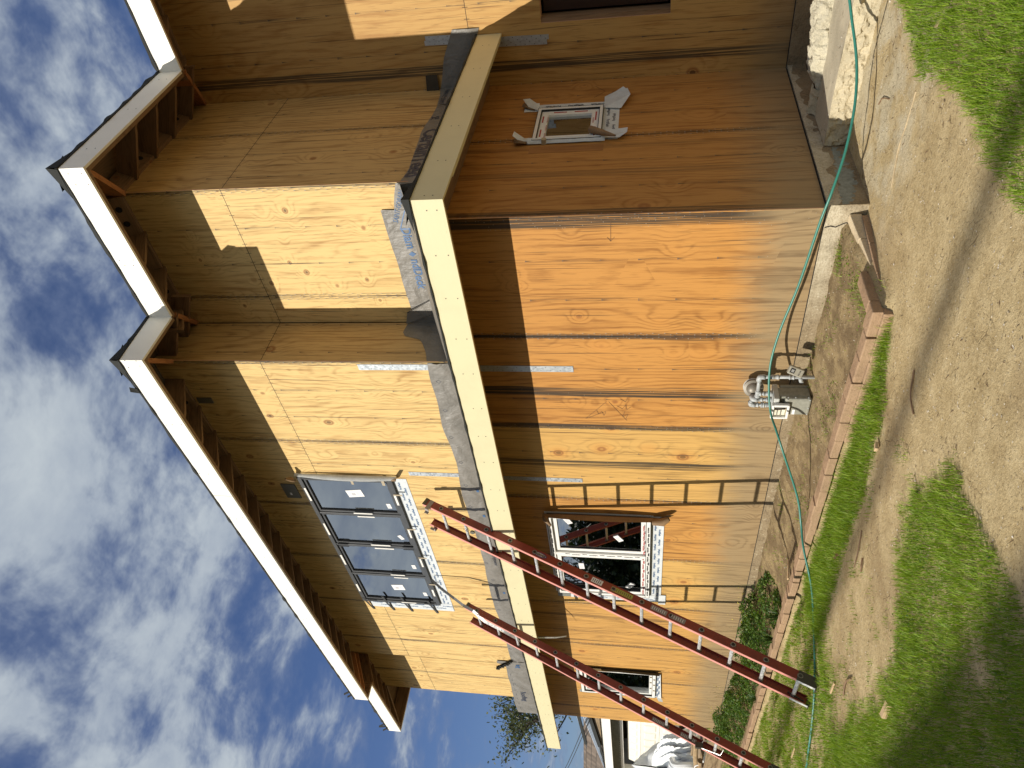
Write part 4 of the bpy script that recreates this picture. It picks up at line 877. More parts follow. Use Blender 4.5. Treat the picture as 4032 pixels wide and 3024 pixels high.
# ================================================================ LADDERS
M['fiber'] = plain('red_fibreglass_rail', (.265, .042, .026), .40, var=.22, scale=6); M['fiber_sunlit'] = plain('sunlit_rail_edge', (.66, .27, .22), .45, var=.08, scale=6)  # front flange: same red rail, sunlit look painted in as a paler pink
M['yellowlab'] = plain('yellow_green_warning_label', (.42, .42, .08), .5)
M['greylab'] = plain('grey_worn_label', (.30, .27, .25), .6)
def ladder(name, xr, width, base, slope, zbot, ztop, rung_z, label, hooks=False):
    """xr = outer x of the right rail; rails lean in the YZ plane, rung axis at Y = base + slope*z"""
    root = empty(name, (xr-width/2, base+slope*zbot, zbot), label, 'ladder', 'red extension ladders leaning against the skirt roof')
    al = Vector((0, slope, 1)).normalized(); nn = Vector((0, -1, slope)).normalized()     # along, front
    C = lambda z, n=0., x=0.: Vector((x, base+slope*z, z))+nn*n
    dep, fl, th = .088, .034, .0055
    parts = {}
    for side, x0 in ((1, xr), (-1, xr-width)):
        mb = MB(); a, b = C(zbot), C(ztop); xo = Vector((x0, 0, 0)); ex = Vector((1, 0, 0))
        sg = -side     # flanges point inwards
        def bx(xa, xb, na, nb, mi=0):
            P = [a+xo+ex*xa+nn*na, a+xo+ex*xb+nn*na, a+xo+ex*xb+nn*nb, a+xo+ex*xa+nn*nb]; mb.prism(P, b-a, mi)
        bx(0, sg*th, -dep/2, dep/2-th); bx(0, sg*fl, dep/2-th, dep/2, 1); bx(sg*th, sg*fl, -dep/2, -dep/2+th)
        rail = mb.build('rail', [M['fiber'], M['fiber_sunlit']], root); parts[side] = rail
        mb = MB()     # foot
        f0, f1 = C(zbot-.03), C(zbot+.13); P = [f0+xo+ex*(side*.004)+nn*(-dep/2-.004), f0+xo+ex*(side*.004)+nn*(dep/2+.004), f1+xo+ex*(side*.004)+nn*(dep/2+.004), f1+xo+ex*(side*.004)+nn*(-dep/2-.004)]
        mb.prism(P, ex*(-side*.003)); P = [q for q in (f0+xo+nn*(dep/2+.001), f0+xo+ex*(sg*fl)+nn*(dep/2+.001), f1+xo+ex*(sg*fl)+nn*(dep/2+.001), f1+xo+nn*(dep/2+.001))]; mb.prism(P, nn*.004, mi=1)
        mb.prism([f0+xo+ex*sg*.0+nn*(-.05), f0+xo+ex*sg*.05+nn*(-.05), f0+xo+ex*sg*.05+nn*.06, f0+xo+nn*.06], Vector((0, 0, .012)))
        mb.bar(C(zbot+.16)+xo+ex*sg*.02, C(zbot+.02)+xo+ex*sg*.03+nn*.02, .022, .004)
        mb.build('foot', [M['darksteel'], M['alu']], root)
        if hooks:
            mb = MB(); p0 = C(ztop-.10)+xo; mb.prism([p0+ex*side*.004+nn*(-dep/2), p0+ex*side*.004+nn*(dep/2+.035), p0+ex*side*.004+nn*(dep/2+.035)+al*.05, p0+ex*side*.004+nn*(-dep/2)+al*.05], ex*(-side*.004))
            p1 = p0+nn*(dep/2+.035); mb.prism([p1+ex*side*.004, p1-ex*side*.05, p1-ex*side*.05+al*.05, p1+ex*side*.004+al*.05], nn*.004); p2 = p1-ex*side*.05; mb.prism([p2, p2+nn*.03, p2+nn*.03+al*.05, p2+al*.05], ex*.004)
            mb.build('bracket', M['greylab'], root)
        mb = MB(); e0, e1 = C(ztop-.035), C(ztop+.004)
        mb.prism([e0+xo+ex*side*.003+nn*(-dep/2-.003), e0+xo+ex*side*.003+nn*(dep/2+.0015), e1+xo+ex*side*.003+nn*(dep/2+.0015), e1+xo+ex*side*.003+nn*(-dep/2-.003)], ex*(-side*.0025)); mb.build('end_cap', M['darksteel'], root)
    D_ = [(.0175*math.cos(t)*(1. if math.cos(t) < 0 else .75), .0175*math.sin(t)) for t in [2*math.pi*k/20 for k in range(20)]]
    for z in rung_z:
        mb = MB(); c = C(z); xa, xb = xr-width-.006, xr+.006
        def ring(x, s_=1.): return [Vector((x, 0, 0))+c+nn*(p*s_)+al*(q*s_) for p, q in D_]
        A, B = ring(xa+.008, 1.), ring(xb-.008, 1.)
        for j in range(20):      # ribbed skin
            k = (j+1) % 20; m0 = (A[j]+A[k])/2*1.0+(c+Vector((xa+.008, 0, 0))-(A[j]+A[k])/2)*.06; m1 = (B[j]+B[k])/2+(c+Vector((xb-.008, 0, 0))-(B[j]+B[k])/2)*.06
            mb.poly([A[j], B[j], m1, m0]); mb.poly([m0, m1, B[k], A[k]])
        mb.build('rung', M['alu'], root)
        mb = MB()
        for side, x0 in ((1, xr), (-1, xr-width)):
            for s2, h_ in ((side, .006), (-side, .012)):
                x_ = x0+(0 if s2 == side else -side*.0055)
                O1, O2, I2 = [[Vector((x_+s2*hh2, 0, 0))+c+nn*(p*sc)+al*(q*sc) for p, q in D_] for hh2, sc in ((0, 1.6), (h_, 1.35), (h_, .95))]
                for j in range(20):
                    k = (j+1) % 20; mb.poly([O1[j], O1[k], O2[k], O2[j]]); mb.poly([O2[j], O2[k], I2[k], I2[j]])
            I3 = [Vector((x0+side*.0015, 0, 0))+c+nn*(p*.95)+al*(q*.95) for p, q in D_]; mb.poly(I3, mi=1)
        mb.build('rung_collar', [galv('dull_collar', (.33, .31, .28), (.2, .19, .17), .5), M['frame_dark2']] if z == rung_z[0] else [bpy.data.materials['dull_collar'], M['frame_dark2']], root, smooth=False)
    return root, parts, C, nn, al
L1s, L1b = .4425, -1.835+.4425*.092
lad1, rails1, C1, n1_, a1_ = ladder('extension_ladder', -3.615, .435, L1b, L1s, -.235, 3.715, [3.50-.2788*k for k in range(14)][0:14], 'nearer red ladder with metal hooks at its top, standing on the grass', hooks=True)
L2s = .4485; L2b = -.345-3.424*L2s
lad2, rails2, C2, n2_, a2_ = ladder('extension_ladder', -5.815, .435, L2b, L2s, -.26, 3.575, [3.424-.2735*k for k in range(14)], 'farther red ladder with a rope latch low down, left of the nearer ladder')
# lettering and labels on the outer face of the near ladder's right rail
def on_rail(C, x, zc, n=0.):
    return lambda a, b: Vector((x, 0, 0))+C(zc)+Vector((0, 0, 0))+(C(1)-C(0)).normalized()*b*1.0+n*n1_
def rail_pt(C, x, z, s_, n): al = (C(1)-C(0)).normalized(); return Vector((x, 0, 0))+C(z)+al*s_+n1_*n
mb = MB(); zc = 2.32; xq = -3.6142
mb.poly([rail_pt(C1, xq, zc, .075*math.cos(t), .0245*math.sin(t)) for t in [2*math.pi*k/28 for k in range(28)]], mi=0)
mb.poly([rail_pt(C1, xq+.0006, zc, .066*math.cos(t), .018*math.sin(t)) for t in [2*math.pi*k/28 for k in range(28)]], mi=1)
text_mb('WERNER', .030, lambda a, b: rail_pt(C1, xq+.0014, zc, -a, b), mb, mi=2, bold=.0012)
mb.build('maker_badge', [plain('badge_blue', (.035, .05, .26), .4), plain('badge_cream', (.62, .56, .50), .5), M['ink_black']], lad1)
def lab(C, x, z0, z1, nw, mats, lad, lines=True, side=1):
    mb = MB(); mb.poly([rail_pt(C, x, z0, 0, -nw), rail_pt(C, x, z0, 0, nw), rail_pt(C, x, z1, 0, nw), rail_pt(C, x, z1, 0, -nw)])
    if lines:
        K = int((z1-z0)/.018)
        for k in range(1, K):
            zz = z0+(z1-z0)*k/K; ww = nw*(.55+.3*((k*37) % 5)/5); mb.poly([rail_pt(C, x+side*.0008, zz, 0, -ww), rail_pt(C, x+side*.0008, zz, 0, ww), rail_pt(C, x+side*.0008, zz, .006, ww), rail_pt(C, x+side*.0008, zz, .006, -ww)], mi=1)
    return mb.build('label', mats, lad)
lab(C1, xq, 1.66, 1.77, .027, [M['paper'], M['ink_black']], lad1); lab(C1, xq, 1.36, 1.57, .025, [M['yellowlab'], M['darksteel']], lad1); lab(C1, xq, 1.03, 1.18, .025, [M['greylab'], M['paper']], lad1); lab(C1, xq, .86, 1.0, .025, [M['greylab'], M['paper']], lad1)
xl = -5.815-.435+.006
lab(C2, xl, .93, 1.13, .024, [M['greylab'], M['paper']], lad2); lab(C2, xl, .62, .80, .024, [M['greylab'], M['paper']], lad2)
mb = MB()
for x in (-5.8135, xl-.0005+.0012):
    for k in range(22): 
        z = 3.5-.05*(k//3)-.011*(k % 3); mb.poly([rail_pt(C2, x, z, .004*math.cos(t), -.028+.028*(k % 3)+.004*math.sin(t)) for t in [math.pi*j/3 for j in range(6)]])
mb.build('rivet', M['greylab'], lad2)
mb = MB(); c = C1(3.20)+Vector((-3.80, 0, 0)); mb.tube([c+Vector((0, -.02, .02)), c+Vector((0, -.03, -.0)), c+Vector((.0, -.02, -.02)), c+Vector((0, .015, 0)), c+Vector((0, -.02, .022))], .003, 6)
mb.prism([c+Vector((0, -.03, -.03))+Vector((.028*math.cos(t), 0, .028*math.sin(t)-.03)) for t in [math.pi*k/4 for k in range(8)]], (0, -.016, 0)); mb.build('tag', plain('olive_metal_tag', (.16, .15, .11), .5, .4), lad1, smooth=True)
mb = MB(); z = .52; cl = C2(z)+Vector((xl+.02, 0, 0))
mb.box(-.02, .03, -.03, .03, -.045, .045, Matrix.Translation(cl+Vector((.0, -.0, .07)))); rl = C2(.416)
mb.tube([cl+Vector((.02, -.03, .04)), rl+Vector((xl+.06, -.05, -.06)), rl+Vector((xl+.16, -.02, -.09)), rl+Vector((xl+.2, .0, -.03))], .005, 6, mi=1); mb.tube([cl+Vector((.03, .02, .04)), cl+Vector((.10, .03, .02)), cl+Vector((.12, .02, -.06)), cl+Vector((.2, .0, -.1))], .004, 6)
mb.build('rung_lock', [M['darksteel'], M['alu']], lad2, smooth=True)
# torn metal strap dangling over the far ladder
P_ = [(-5.58, -.06, 4.06), (-5.62, -.17, 3.90), (-5.66, -.27, 3.72), (-5.74, -.32, 3.60), (-5.80, -.36, 3.47), (-5.86, -.47, 3.30), (-5.98, -.53, 3.05), (-6.13, -.50, 2.82), (-6.33, -.42, 2.62), (-6.55, -.30, 2.42), (-6.70, -.20, 2.30)]
mb = MB(); pv_ = [Vector(p) for p in P_]
for k in range(len(pv_)-1):
    for j in range(4):
        f0, f1 = j/4, (j+1)/4; a, b = pv_[k].lerp(pv_[k+1], f0), pv_[k].lerp(pv_[k+1], f1); g0, g1 = (k+f0)/10, (k+f1)/10
        wdt = lambda g: .030*(1 if g < .2 else 1.15-.55*max(0, (g-.5)*2)); an = lambda g: .3+g*2.2
        def off(g): return ((b-a).cross(Vector((.75, -.62, .12+.5*math.sin(an(g)))))).normalized()*wdt(g)*.62
        mb.poly([a-off(g0), b-off(g1), b+off(g1), a+off(g0)], mi=0 if g0 < .38 else 1)
        if g0 >= .4 and j % 2: 
            c_ = (a+b)/2+Vector((.0, -.003, 0)); mb.poly([c_+(off(g0).normalized()*math.cos(t)+(b-a).normalized()*math.sin(t))*.0045 for t in [math.pi*q/3 for q in range(6)]], mi=0)
hs = mb.build('dangling_strap', [M['tape_black'], galv('perforated_strip', (.75, .77, .78), (.5, .52, .53), .4)])
tag(hs, 'perforated metal strip dangling from the big window across the farther ladder', 'metal strip')

# ================================================================ GAS METER
M['mgrey'] = plain('meter_grey_paint', (.29, .29, .24), .55, var=.2, scale=30, bump=.1); M['mlight'] = plain('meter_light_grey', (.52, .53, .50), .5, var=.15, scale=30); M['pipe'] = plain('painted_steel_pipe', (.40, .42, .42), .5, var=.2, scale=25)
gm = empty('gas_meter', (-1.77, -.22, -.2), 'grey gas meter with dials and pipework standing by the wall', 'gas meter')
XL, XR, YF, YK, ZB, ZT = -1.872, -1.668, -.300, -.125, -.125, .165
mb = MB(); mb.box(XL+.006, XR-.004, YF+.03, YK-.03, ZB, ZT-.03); body = mb.build('body', M['mgrey'], gm, bevel=.012)
mb = MB(); mb.box(XL, XR, YF, YF+.032, ZB-.004, ZT-.08); mb.build('front_cover', M['mgrey'], gm, bevel=.014)
mb = MB(); mb.box(XL, XR, YK-.034, YK, ZB-.004, ZT-.05); mb.build('back_cover', M['mgrey'], gm, bevel=.014)
mb = MB()
for x in (XL+.012, XL+.09, XR-.012):
    for z in (ZB+.012, ZT-.1): mb.tube([(x, YF-.003, z), (x, YF+.004, z)], .0065, 6)
for z in (ZB+.02, 0, .06): mb.tube([(XR-.002, YF+.016, z), (XR+.006, YF+.016, z)], .006, 6)
mb.build('bolt', M['pipe'], gm)
mb = MB(); mb.box(XL-.003, XR+.003, YF-.005, YK+.003, ZT-.035, ZT+.012); mb.build('top_plate', M['mlight'], gm, bevel=.01)
# index box: white surround, recessed dial face
mb = MB(); F2 = WF((0, YF-.004, 0), (1, 0, 0), (0, -1, 0)); ring_box(mb, F2, XL-.010, XL+.155, .045, .190, .020, 0, .035); mb.build('index_housing', M['film'], gm, bevel=.006)
mb = MB(); wbox(mb, F2, XL+.010, XL+.135, .064, .172, .0, .012); wbox(mb, F2, XL+.018, XL+.088, .075, .160, .012, .014, 1)
for r_ in range(2):
    for c_ in range(4): 
        cx, cz = XL+.029+.0165*c_, .137-.030*r_; mb.poly([F2(cx+.0065*math.cos(t), cz+.0065*math.sin(t), .0146) for t in [math.pi*k/6 for k in range(12)]], mi=2)
        if r_ == 1 and c_ == 1: pass
wbox(mb, F2, XL+.095, XL+.130, .080, .155, .012, .020, 2); wbox(mb, F2, XL+.092, XL+.096, .075, .160, .012, .019, 3)
for k in range(4): text_mb(str((7, 2, 9, 4)[k]), .010, lambda a, b, k=k: F2(XL+.029+.0165*k+a, .1525+b, .0149), mb, mi=2)
mb.build('dial_face', [plain('yellowed_dial_cover', (.42, .37, .24), .4), plain('dial_card', (.75, .72, .58), .5), M['darksteel'], M['ink_red']], gm)
mb = MB()
def pipe(pts, r=.0155): mb.tube(pts, r, 14)
def fit(p, ax, r=.022, h=.022):
    p = Vector(p); a = Vector({'x': (1, 0, 0), 'y': (0, 1, 0), 'z': (0, 0, 1)}[ax]); mb.tube([p-a*h, p-a*h*.6, p-a*h*.55, p+a*h*.55, p+a*h*.6, p+a*h], [r, r, r*.88, r*.88, r, r], 14)
def elbow(c, d1, d2, r=.021, R_=.03):
    c, d1, d2 = Vector(c), Vector(d1), Vector(d2); mb.tube([c+d1*R_*1.3, c+d1*R_*.75, c+d1*R_*.3+d2*R_*.06, c+(d1+d2)*R_*.14, c+d2*R_*.3+d1*R_*.06, c+d2*R_*.75, c+d2*R_*1.3], [r*1.1, r, r, r, r, r, r*1.1], 14)
YP = -.21
# outlet on the right: swivel, riser, tee, over, elbow, down into the ground
pipe([(-1.700, YP, .16), (-1.700, YP, .285)], .014); mb.tube([(-1.700, YP, .175), (-1.700, YP, .205)], .028, 6); fit((-1.700, YP, .235), 'z'); fit((-1.700, YP, .300), 'x', .024, .038); fit((-1.700, YP, .292), 'z', .023, .02)
pipe([(-1.66, YP, .302), (-1.52, YP, .306)]); elbow((-1.495, YP, .308), (-1, 0, 0), (0, 0, -1), .022, .034); pipe([(-1.495, YP, .28), (-1.495, YP, -.24)]); fit((-1.495, YP, .18), 'z', .022, .028); fit((-1.495, YP, .05), 'z', .023, .02)
mb.tube([(-1.495, YP, -.02), (-1.535, YP-.01, -.03), (-1.545, YP-.01, -.05)], [.02, .018, .008], 10)
# inlet on the left: two risers and elbows up to the regulator
pipe([(-1.775, YP, .16), (-1.775, YP, .30)]); fit((-1.775, YP, .20), 'z'); fit((-1.775, YP, .275), 'z'); elbow((-1.775, YP, .335), (0, 0, -1), (0, 1, 0), .024, .03)
pipe([(-1.845, YP, .16), (-1.845, YP, .33)], .014); fit((-1.845, YP, .20), 'z', .023, .02); fit((-1.845, YP, .245), 'z', .027, .013); fit((-1.845, YP, .30), 'z', .023, .02); elbow((-1.845, YP, .345), (0, 0, -1), (1, 0, 0), .023, .028); pipe([(-1.82, YP, .345), (-1.79, YP, .345)])
pipe([(-1.85, -.18, -.13), (-1.85, -.18, -.25)], .02); fit((-1.85, -.18, -.165), 'z', .027, .014); mb.tube([(-1.85, -.20, -.18), (-1.89, -.24, -.18)], .010, 8)
mb.build('pipework', M['pipe'], gm, smooth=True)
mb = MB(); c = Vector((-1.735, -.125, .325)); ax = Vector((.30, -.90, .12)).normalized(); b_ = c-ax*.035; mb.tube([b_, b_+ax*.008, b_+ax*.022, b_+ax*.030, b_+ax*.034, b_+ax*.050, b_+ax*.066], [.074, .082, .083, .083, .060, .050, .024], 28); mb.build('regulator', plain('regulator_bronze_grey', (.20, .18, .145), .45, .2, var=.2), gm, smooth=True)
mb = MB(); mb.tube([b_-ax*.006, b_-ax*.002, b_+ax*.004], [.084, .088, .084], 28); mb.build('regulator_rim', M['mlight'], gm, smooth=True)
mb = MB(); T_ = Matrix.Translation((-1.40, -.235, .035)) @ Matrix.Rotation(R(28), 4, 'Z') @ Matrix.Rotation(R(22), 4, 'Y'); mb.box(-.036, .036, -.022, .022, -.062, .062, T_); bx_ = mb.build('transmitter_box', plain('beige_plastic_case', (.36, .34, .27), .45, var=.1), gm, bevel=.008)
mb = MB(); mb.box(-.020, .020, -.0245, -.0225, .010, .048, T_, 0); mb.box(-.012, .012, -.0255, -.0245, .018, .040, T_, 1); text_mb('METER', .016, lambda a, b: T_ @ Vector((a, -.0235, -.030+b)), mb, mi=0); mb.build('printed_mark', [M['ink_black'], plain('grey_sticker', (.32, .32, .3), .5)], gm)
mb = MB(); mb.box(-1.86, -1.80, -.303, -.3015, -.01, .012); mb.build('label', M['paper'], gm)

# ================================================================ HOSE
M['hose'] = plain('green_rubber_hose', (.035, .20, .155), .38, var=.12, scale=40)
HP = [(-6.6, -1.9, -.262), (-5.6, -2.25, -.262), (-4.65, -2.31, -.258), (-4.38, -2.24, -.256), (-3.99, -2.07, -.255), (-3.685, -1.86, -.255), (-3.40, -1.50, -.252), (-3.13, -1.24, -.225), (-2.86, -1.02, -.147), (-2.72, -.86, -.125), (-2.44, -.75, -.065), (-1.97, -.62, .105), (-1.825, -.50, .168), (-1.80, -.38, .192), (-1.69, -.31, .216), (-1.47, -.25, .238), (-1.28, -.20, .235), (-1.0, -.15, .195), (-.60, -.11, .115), (-.10, -.09, .055), (.02, -.085, .038), (.20, -.06, .002), (.42, .07, -.062), (.65, .26, -.108), (.86, .46, -.112), (1.10, .66, -.065), (1.35, .82, -.02), (1.9, 1.1, -.0), (2.6, 1.4, -.08)]
def catmull(P, n=6):
    P = [Vector(p) for p in P]; P = [P[0]]+P+[P[-1]]; out = []
    for i in range(1, len(P)-2):
        p0, p1, p2, p3 = P[i-1:i+3]
        for k in range(n):
            t = k/n; out.append(.5*((2*p1)+(p2-p0)*t+(2*p0-5*p1+4*p2-p3)*t*t+(3*p1-p0-3*p2+p3)*t**3))
    return out+[P[-1]]
mb = MB(); mb.tube(catmull(HP, 6), .0095, 10); hz = mb.build('air_hose', M['hose'], smooth=True)
tag(hz, 'long green hose running over the gas meter and along the foundation', 'hose')

# ================================================================ GROUND
def sst(a, e0, e1):
    t = np.clip((a-e0)/(e1-e0), 0, 1); return t*t*(3-2*t)
_tab = rng.random((256, 256))
def vnoise(x, y, s, o=0):
    x = np.asarray(x)*s+o*17.3+100; y = np.asarray(y)*s+o*9.7+100; xi = np.floor(x).astype(int); yi = np.floor(y).astype(int); fx = x-xi; fy = y-yi
    fx = fx*fx*(3-2*fx); fy = fy*fy*(3-2*fy); T = lambda a, b: _tab[a % 256, b % 256]
    return (T(xi, yi)*(1-fx)+T(xi+1, yi)*fx)*(1-fy)+(T(xi, yi+1)*(1-fx)+T(xi+1, yi+1)*fx)*fy
def fbm(x, y, s, o=0, n=4): return sum(vnoise(x, y, s*2**k, o+k)*.5**k for k in range(n))/sum(.5**k for k in range(n))
def ground_z(x, y):
    x = np.asarray(x, float); y = np.asarray(y, float)
    z = -.275+.022*(fbm(x, y, 1.1, 3)-.5)+.010*(fbm(x, y, 7, 5)-.5)+.006*(fbm(x, y, 30, 6, 2)-.5)
    bed = sst(y, -.96, -.93)*sst(x, -.05, -.14)*sst(x, -10.3, -10.0)
    zb = -.205+.075*sst(y, -.75, -.05)+.035*sst(-x, .8, 2.6)*sst(y, -.4, -.05)+.03*(fbm(x, y, 6, 9)-.5)+.012*(fbm(x, y, 30, 8, 2)-.5)
    z = z*(1-bed)+zb*bed
    # soil pocket between the broken concrete and the back wall
    pk = sst(x, .02, .10)*sst(y, 1.25, 1.4); z = z*(1-pk)+(-.17+.03*(fbm(x, y, 9, 2)-.5))*pk
    near = sst(np.hypot(x+2, y+1), 18, 12); return z*near+(-.30)*(1-near)
def axis(dense0, dense1, st, far):
    a = list(np.arange(dense0, dense1+1e-6, st)); k = st*1.6; v = a[0]
    lo = []; 
    while v > -far: v -= k; lo.append(v); k *= 1.35
    hi = []; v = a[-1]; k = st*1.6
    while v < far: v += k; hi.append(v); k *= 1.35
    return np.array(lo[::-1]+a+hi)
gx = axis(-8.0, 2.6, .04, 1500); gy = axis(-4.2, 1.7, .04, 1500)
X_, Y_ = np.meshgrid(gx, gy, indexing='ij'); Zg = ground_z(X_, Y_)
co = np.stack([X_, Y_, Zg], -1).reshape(-1, 3); nx, ny = len(gx), len(gy)
ii, jj = np.meshgrid(np.arange(nx-1), np.arange(ny-1), indexing='ij'); b0 = (ii*ny+jj).ravel()
fc = np.stack([b0, b0+ny, b0+ny+1, b0+1], -1)
def np_mesh(name, verts, faces, mats, uv=None, smooth=False):
    me = bpy.data.meshes.new(name); k = faces.shape[1]; me.vertices.add(len(verts)); me.vertices.foreach_set('co', np.asarray(verts, np.float32).ravel())
    me.loops.add(faces.size); me.loops.foreach_set('vertex_index', faces.astype(np.int32).ravel()); me.polygons.add(len(faces))
    me.polygons.foreach_set('loop_start', np.arange(0, faces.size, k, dtype=np.int32)); me.polygons.foreach_set('loop_total', np.full(len(faces), k, np.int32))
    if smooth: me.polygons.foreach_set('use_smooth', np.ones(len(faces), bool))
    if uv is not None: ul = me.uv_layers.new(name='UVMap'); ul.data.foreach_set('uv', np.asarray(uv, np.float32).ravel())
    me.update(); me.validate()
    for q in mats: me.materials.append(q)
    o = bpy.data.objects.new(name, me); col.objects.link(o); return o
def ground_mat():
    mt, nt, b = newmat('bare_soil'); co = nt.node('ShaderNodeTexCoord').outputs['Object']; x, y, z = nt.sep(co)
    a = nt.noise(co, .9, 5, .6); m_ = nt.noise(co, 6, 6, .65); f = nt.noise(co, 45, 5, .72); ff = nt.noise(co, 170, 3, .7)
    st = nt.noise(nt.v('MULTIPLY', co, (14, 60, 1)), 1., 4, .6); st2 = nt.noise(nt.v('MULTIPLY', co, (60, 16, 1)), 1., 4, .6)
    g = nt.m('ADD', nt.m('ADD', nt.m('MULTIPLY', m_, .4), nt.m('MULTIPLY', f, .4)), nt.m('MULTIPLY', ff, .25))
    c = nt.ramp(g, [(.34, (.17, .12, .055)), (.44, (.39, .295, .150)), (.58, (.54, .43, .240)), (.74, (.66, .55, .35))])
    # browner, mulch strewn soil in places
    c = nt.mix(nt.m('MULTIPLY', nt.step(a, .47, .66), .6), c, (.27, .19, .10))
    # worn concrete showing through by the corner
    cx = nt.m('MULTIPLY', nt.step(x, -.15, .35), nt.m('MULTIPLY', nt.step(y, -.75, -.25), nt.step(x, 2.2, 1.6))); pat = nt.noise(co, 3.5, 5, .6)
    cm_ = nt.m('MULTIPLY', cx, nt.step(pat, .40, .58)); conc = nt.ramp(g, [(.38, (.40, .34, .22)), (.6, (.60, .53, .37))])
    c = nt.mix(nt.m('MULTIPLY', cm_, .85), c, conc)
    # dark bed soil against the wall
    bed = nt.m('MULTIPLY', nt.step(y, -.96, -.9), nt.m('MULTIPLY', nt.step(x, -.1, -.2), nt.step(y, .2, .0)))
    c = nt.mix(nt.m('MULTIPLY', bed, nt.m('ADD', .35, nt.m('MULTIPLY', nt.step(m_, .35, .6), .5))), c, (.135, .092, .050))
    # dark flecks: dead leaves, bark, twigs
    fl = nt.step(nt.noise(co, 75, 3, .75, dist=.2), .62, .67); fl2 = nt.step(st, .66, .70); fl3 = nt.step(st2, .665, .70)
    c = nt.mix(nt.m('MULTIPLY', nt.m('MAXIMUM', fl, nt.m('MAXIMUM', nt.m('MULTIPLY', fl2, .7), nt.m('MULTIPLY', fl3, .6))), .72), c, (.055, .033, .018))
    wf = nt.m('GREATER_THAN', nt.noise(co, 95, 2, .6), .735); c = nt.mix(nt.m('MULTIPLY', wf, .7), c, (.55, .48, .36))
    # drying cracks
    ck = nt.voro(nt.v('ADD', co, nt.v('MULTIPLY', nt.noise(co, 8, 3, fac=False), (.12, .12, 0))), 7, 1., 'DISTANCE_TO_EDGE')[0]; ckm = nt.m('MULTIPLY', nt.step(ck, .018, .006), nt.step(nt.noise(co, 2.1, 2), .56, .64))
    c = nt.mix(nt.m('MULTIPLY', ckm, .45), c, (.10, .065, .035))
    nt.put(b.inputs['Base Color'], c); b.inputs['Roughness'].default_value = .95; b.inputs['Specular IOR Level'].default_value = .12
    h = nt.m('ADD', nt.m('ADD', nt.m('MULTIPLY', f, .9), nt.m('MULTIPLY', ff, .35)), nt.m('MULTIPLY', ckm, -.6)); h = nt.m('ADD', h, nt.m('MULTIPLY', m_, .8))
    nt.put(b.inputs['Normal'], nt.bump(h, .6, .02)); return mt
gnd = np_mesh('ground', co, fc, [ground_mat()], smooth=True); tag(gnd, kind='structure')

# ---------------------------------------------------------------- concrete by the back wall
sl = empty('broken_concrete_step', (.8, 1.0, -.2), 'broken concrete step edge beside the back wall, rough on its front', 'concrete step')
def blob_grid(name, P, nu, nv, fn, mat, parent): 
    mb = MB(); G = [[fn(i/nu, j/nv) for j in range(nv+1)] for i in range(nu+1)]
    for i in range(nu):
        for j in range(nv): mb.poly([G[i][j], G[i][j+1], G[i+1][j+1], G[i+1][j]])
    return mb.build(name, mat, parent, smooth=True)
fy = lambda x: .815+.03*math.sin(x*4)
def step_top(a, b_):
    x = .045+a*2.6; yb = 1.30+.13*x+.03*mnoise.noise(Vector((x*5, 2, 0))); y = fy(x)+(yb-fy(x))*b_
    return Vector((x, y, -.10+.004*mnoise.noise(Vector((x*6, y*6, 0)))+.035*b_*0))
blob_grid('slab', None, 60, 14, step_top, M['slab'], sl)
def step_front(a, b_):
    x = .045+a*2.6; z = -.10-.20*b_; p = Vector((x, fy(x)-.02*b_, z)); e = min(1, b_*6); ro = (mnoise.noise(p*14)*.024+mnoise.noise(p*38)*.018+mnoise.noise(p*90)*.009)*e
    return p+Vector((0, -.004*e+ro, .4*ro))
blob_grid('front_face', None, 190, 18, step_front, M['rough'], sl)
def step_side(a, b_): 
    y = fy(.045)+a*.5; return Vector((.045-.01*b_, y, -.10-.2*b_))+Vector((mnoise.noise(Vector((y*14, b_*4, 0)))*.01, 0, 0))
blob_grid('side_face', None, 20, 8, step_side, M['rough'], sl)
def ridge(a, b_):      # b from front foot over the crest to the back foot
    x = .24+a*2.4; yb = 1.27+.13*x; end = math.sin(min(1, a*11)*math.pi/2); ang = math.pi*b_; w_ = .125*(.7+.3*end); h_ = (.115+.03*mnoise.noise(Vector((x*3, 0, 0))))*end
    p = Vector((x-.02*(1-end), yb+.10-w_*math.cos(ang), -.115+h_*min(1, 1.5*math.sin(ang)))); q = p+Vector((0, 0, 0)); 
    r_ = mnoise.noise(q*8)*.030+mnoise.noise(q*21)*.026+mnoise.noise(q*60)*.013
    return p+Vector((r_*.5, -r_*math.cos(ang), r_*math.sin(ang)))
blob_grid('broken_ridge', None, 190, 26, ridge, concrete('broken_pale_concrete', (.62, .57, .43), 26, .8, 1.2), sl)
def ridge2(a, b_):
    x = .05+a*.22; ang = math.pi*b_; p = Vector((x, 1.40-.10*math.cos(ang), -.13+.07*math.sin(ang))); r_ = mnoise.noise(p*11)*.02+mnoise.noise(p*30)*.015; return p+Vector((0, -r_, r_))
blob_grid('broken_ridge', None, 16, 14, ridge2, M['rough'], sl)
cr = MB(); pts = [(2.4, .50), (1.6, .56), (1.05, .63), (.80, .66), (.62, .60), (.40, .52), (.24, .44), (.13, .34), (.08, .26)]
pts = catmull([(x, y, 0) for x, y in pts], 5)
for a, b_ in zip(pts, pts[1:]):
    za, zb = float(ground_z(a.x, a.y))+.003, float(ground_z(b_.x, b_.y))+.003; j1 = .005+.004*mnoise.noise(a*20)
    cr.poly([(a.x, a.y-j1, za), (b_.x, b_.y-j1, zb), (b_.x, b_.y+j1, zb), (a.x, a.y+j1, za)])
cro = cr.build('ground_crack', M['gap']); tag(cro, kind='structure')
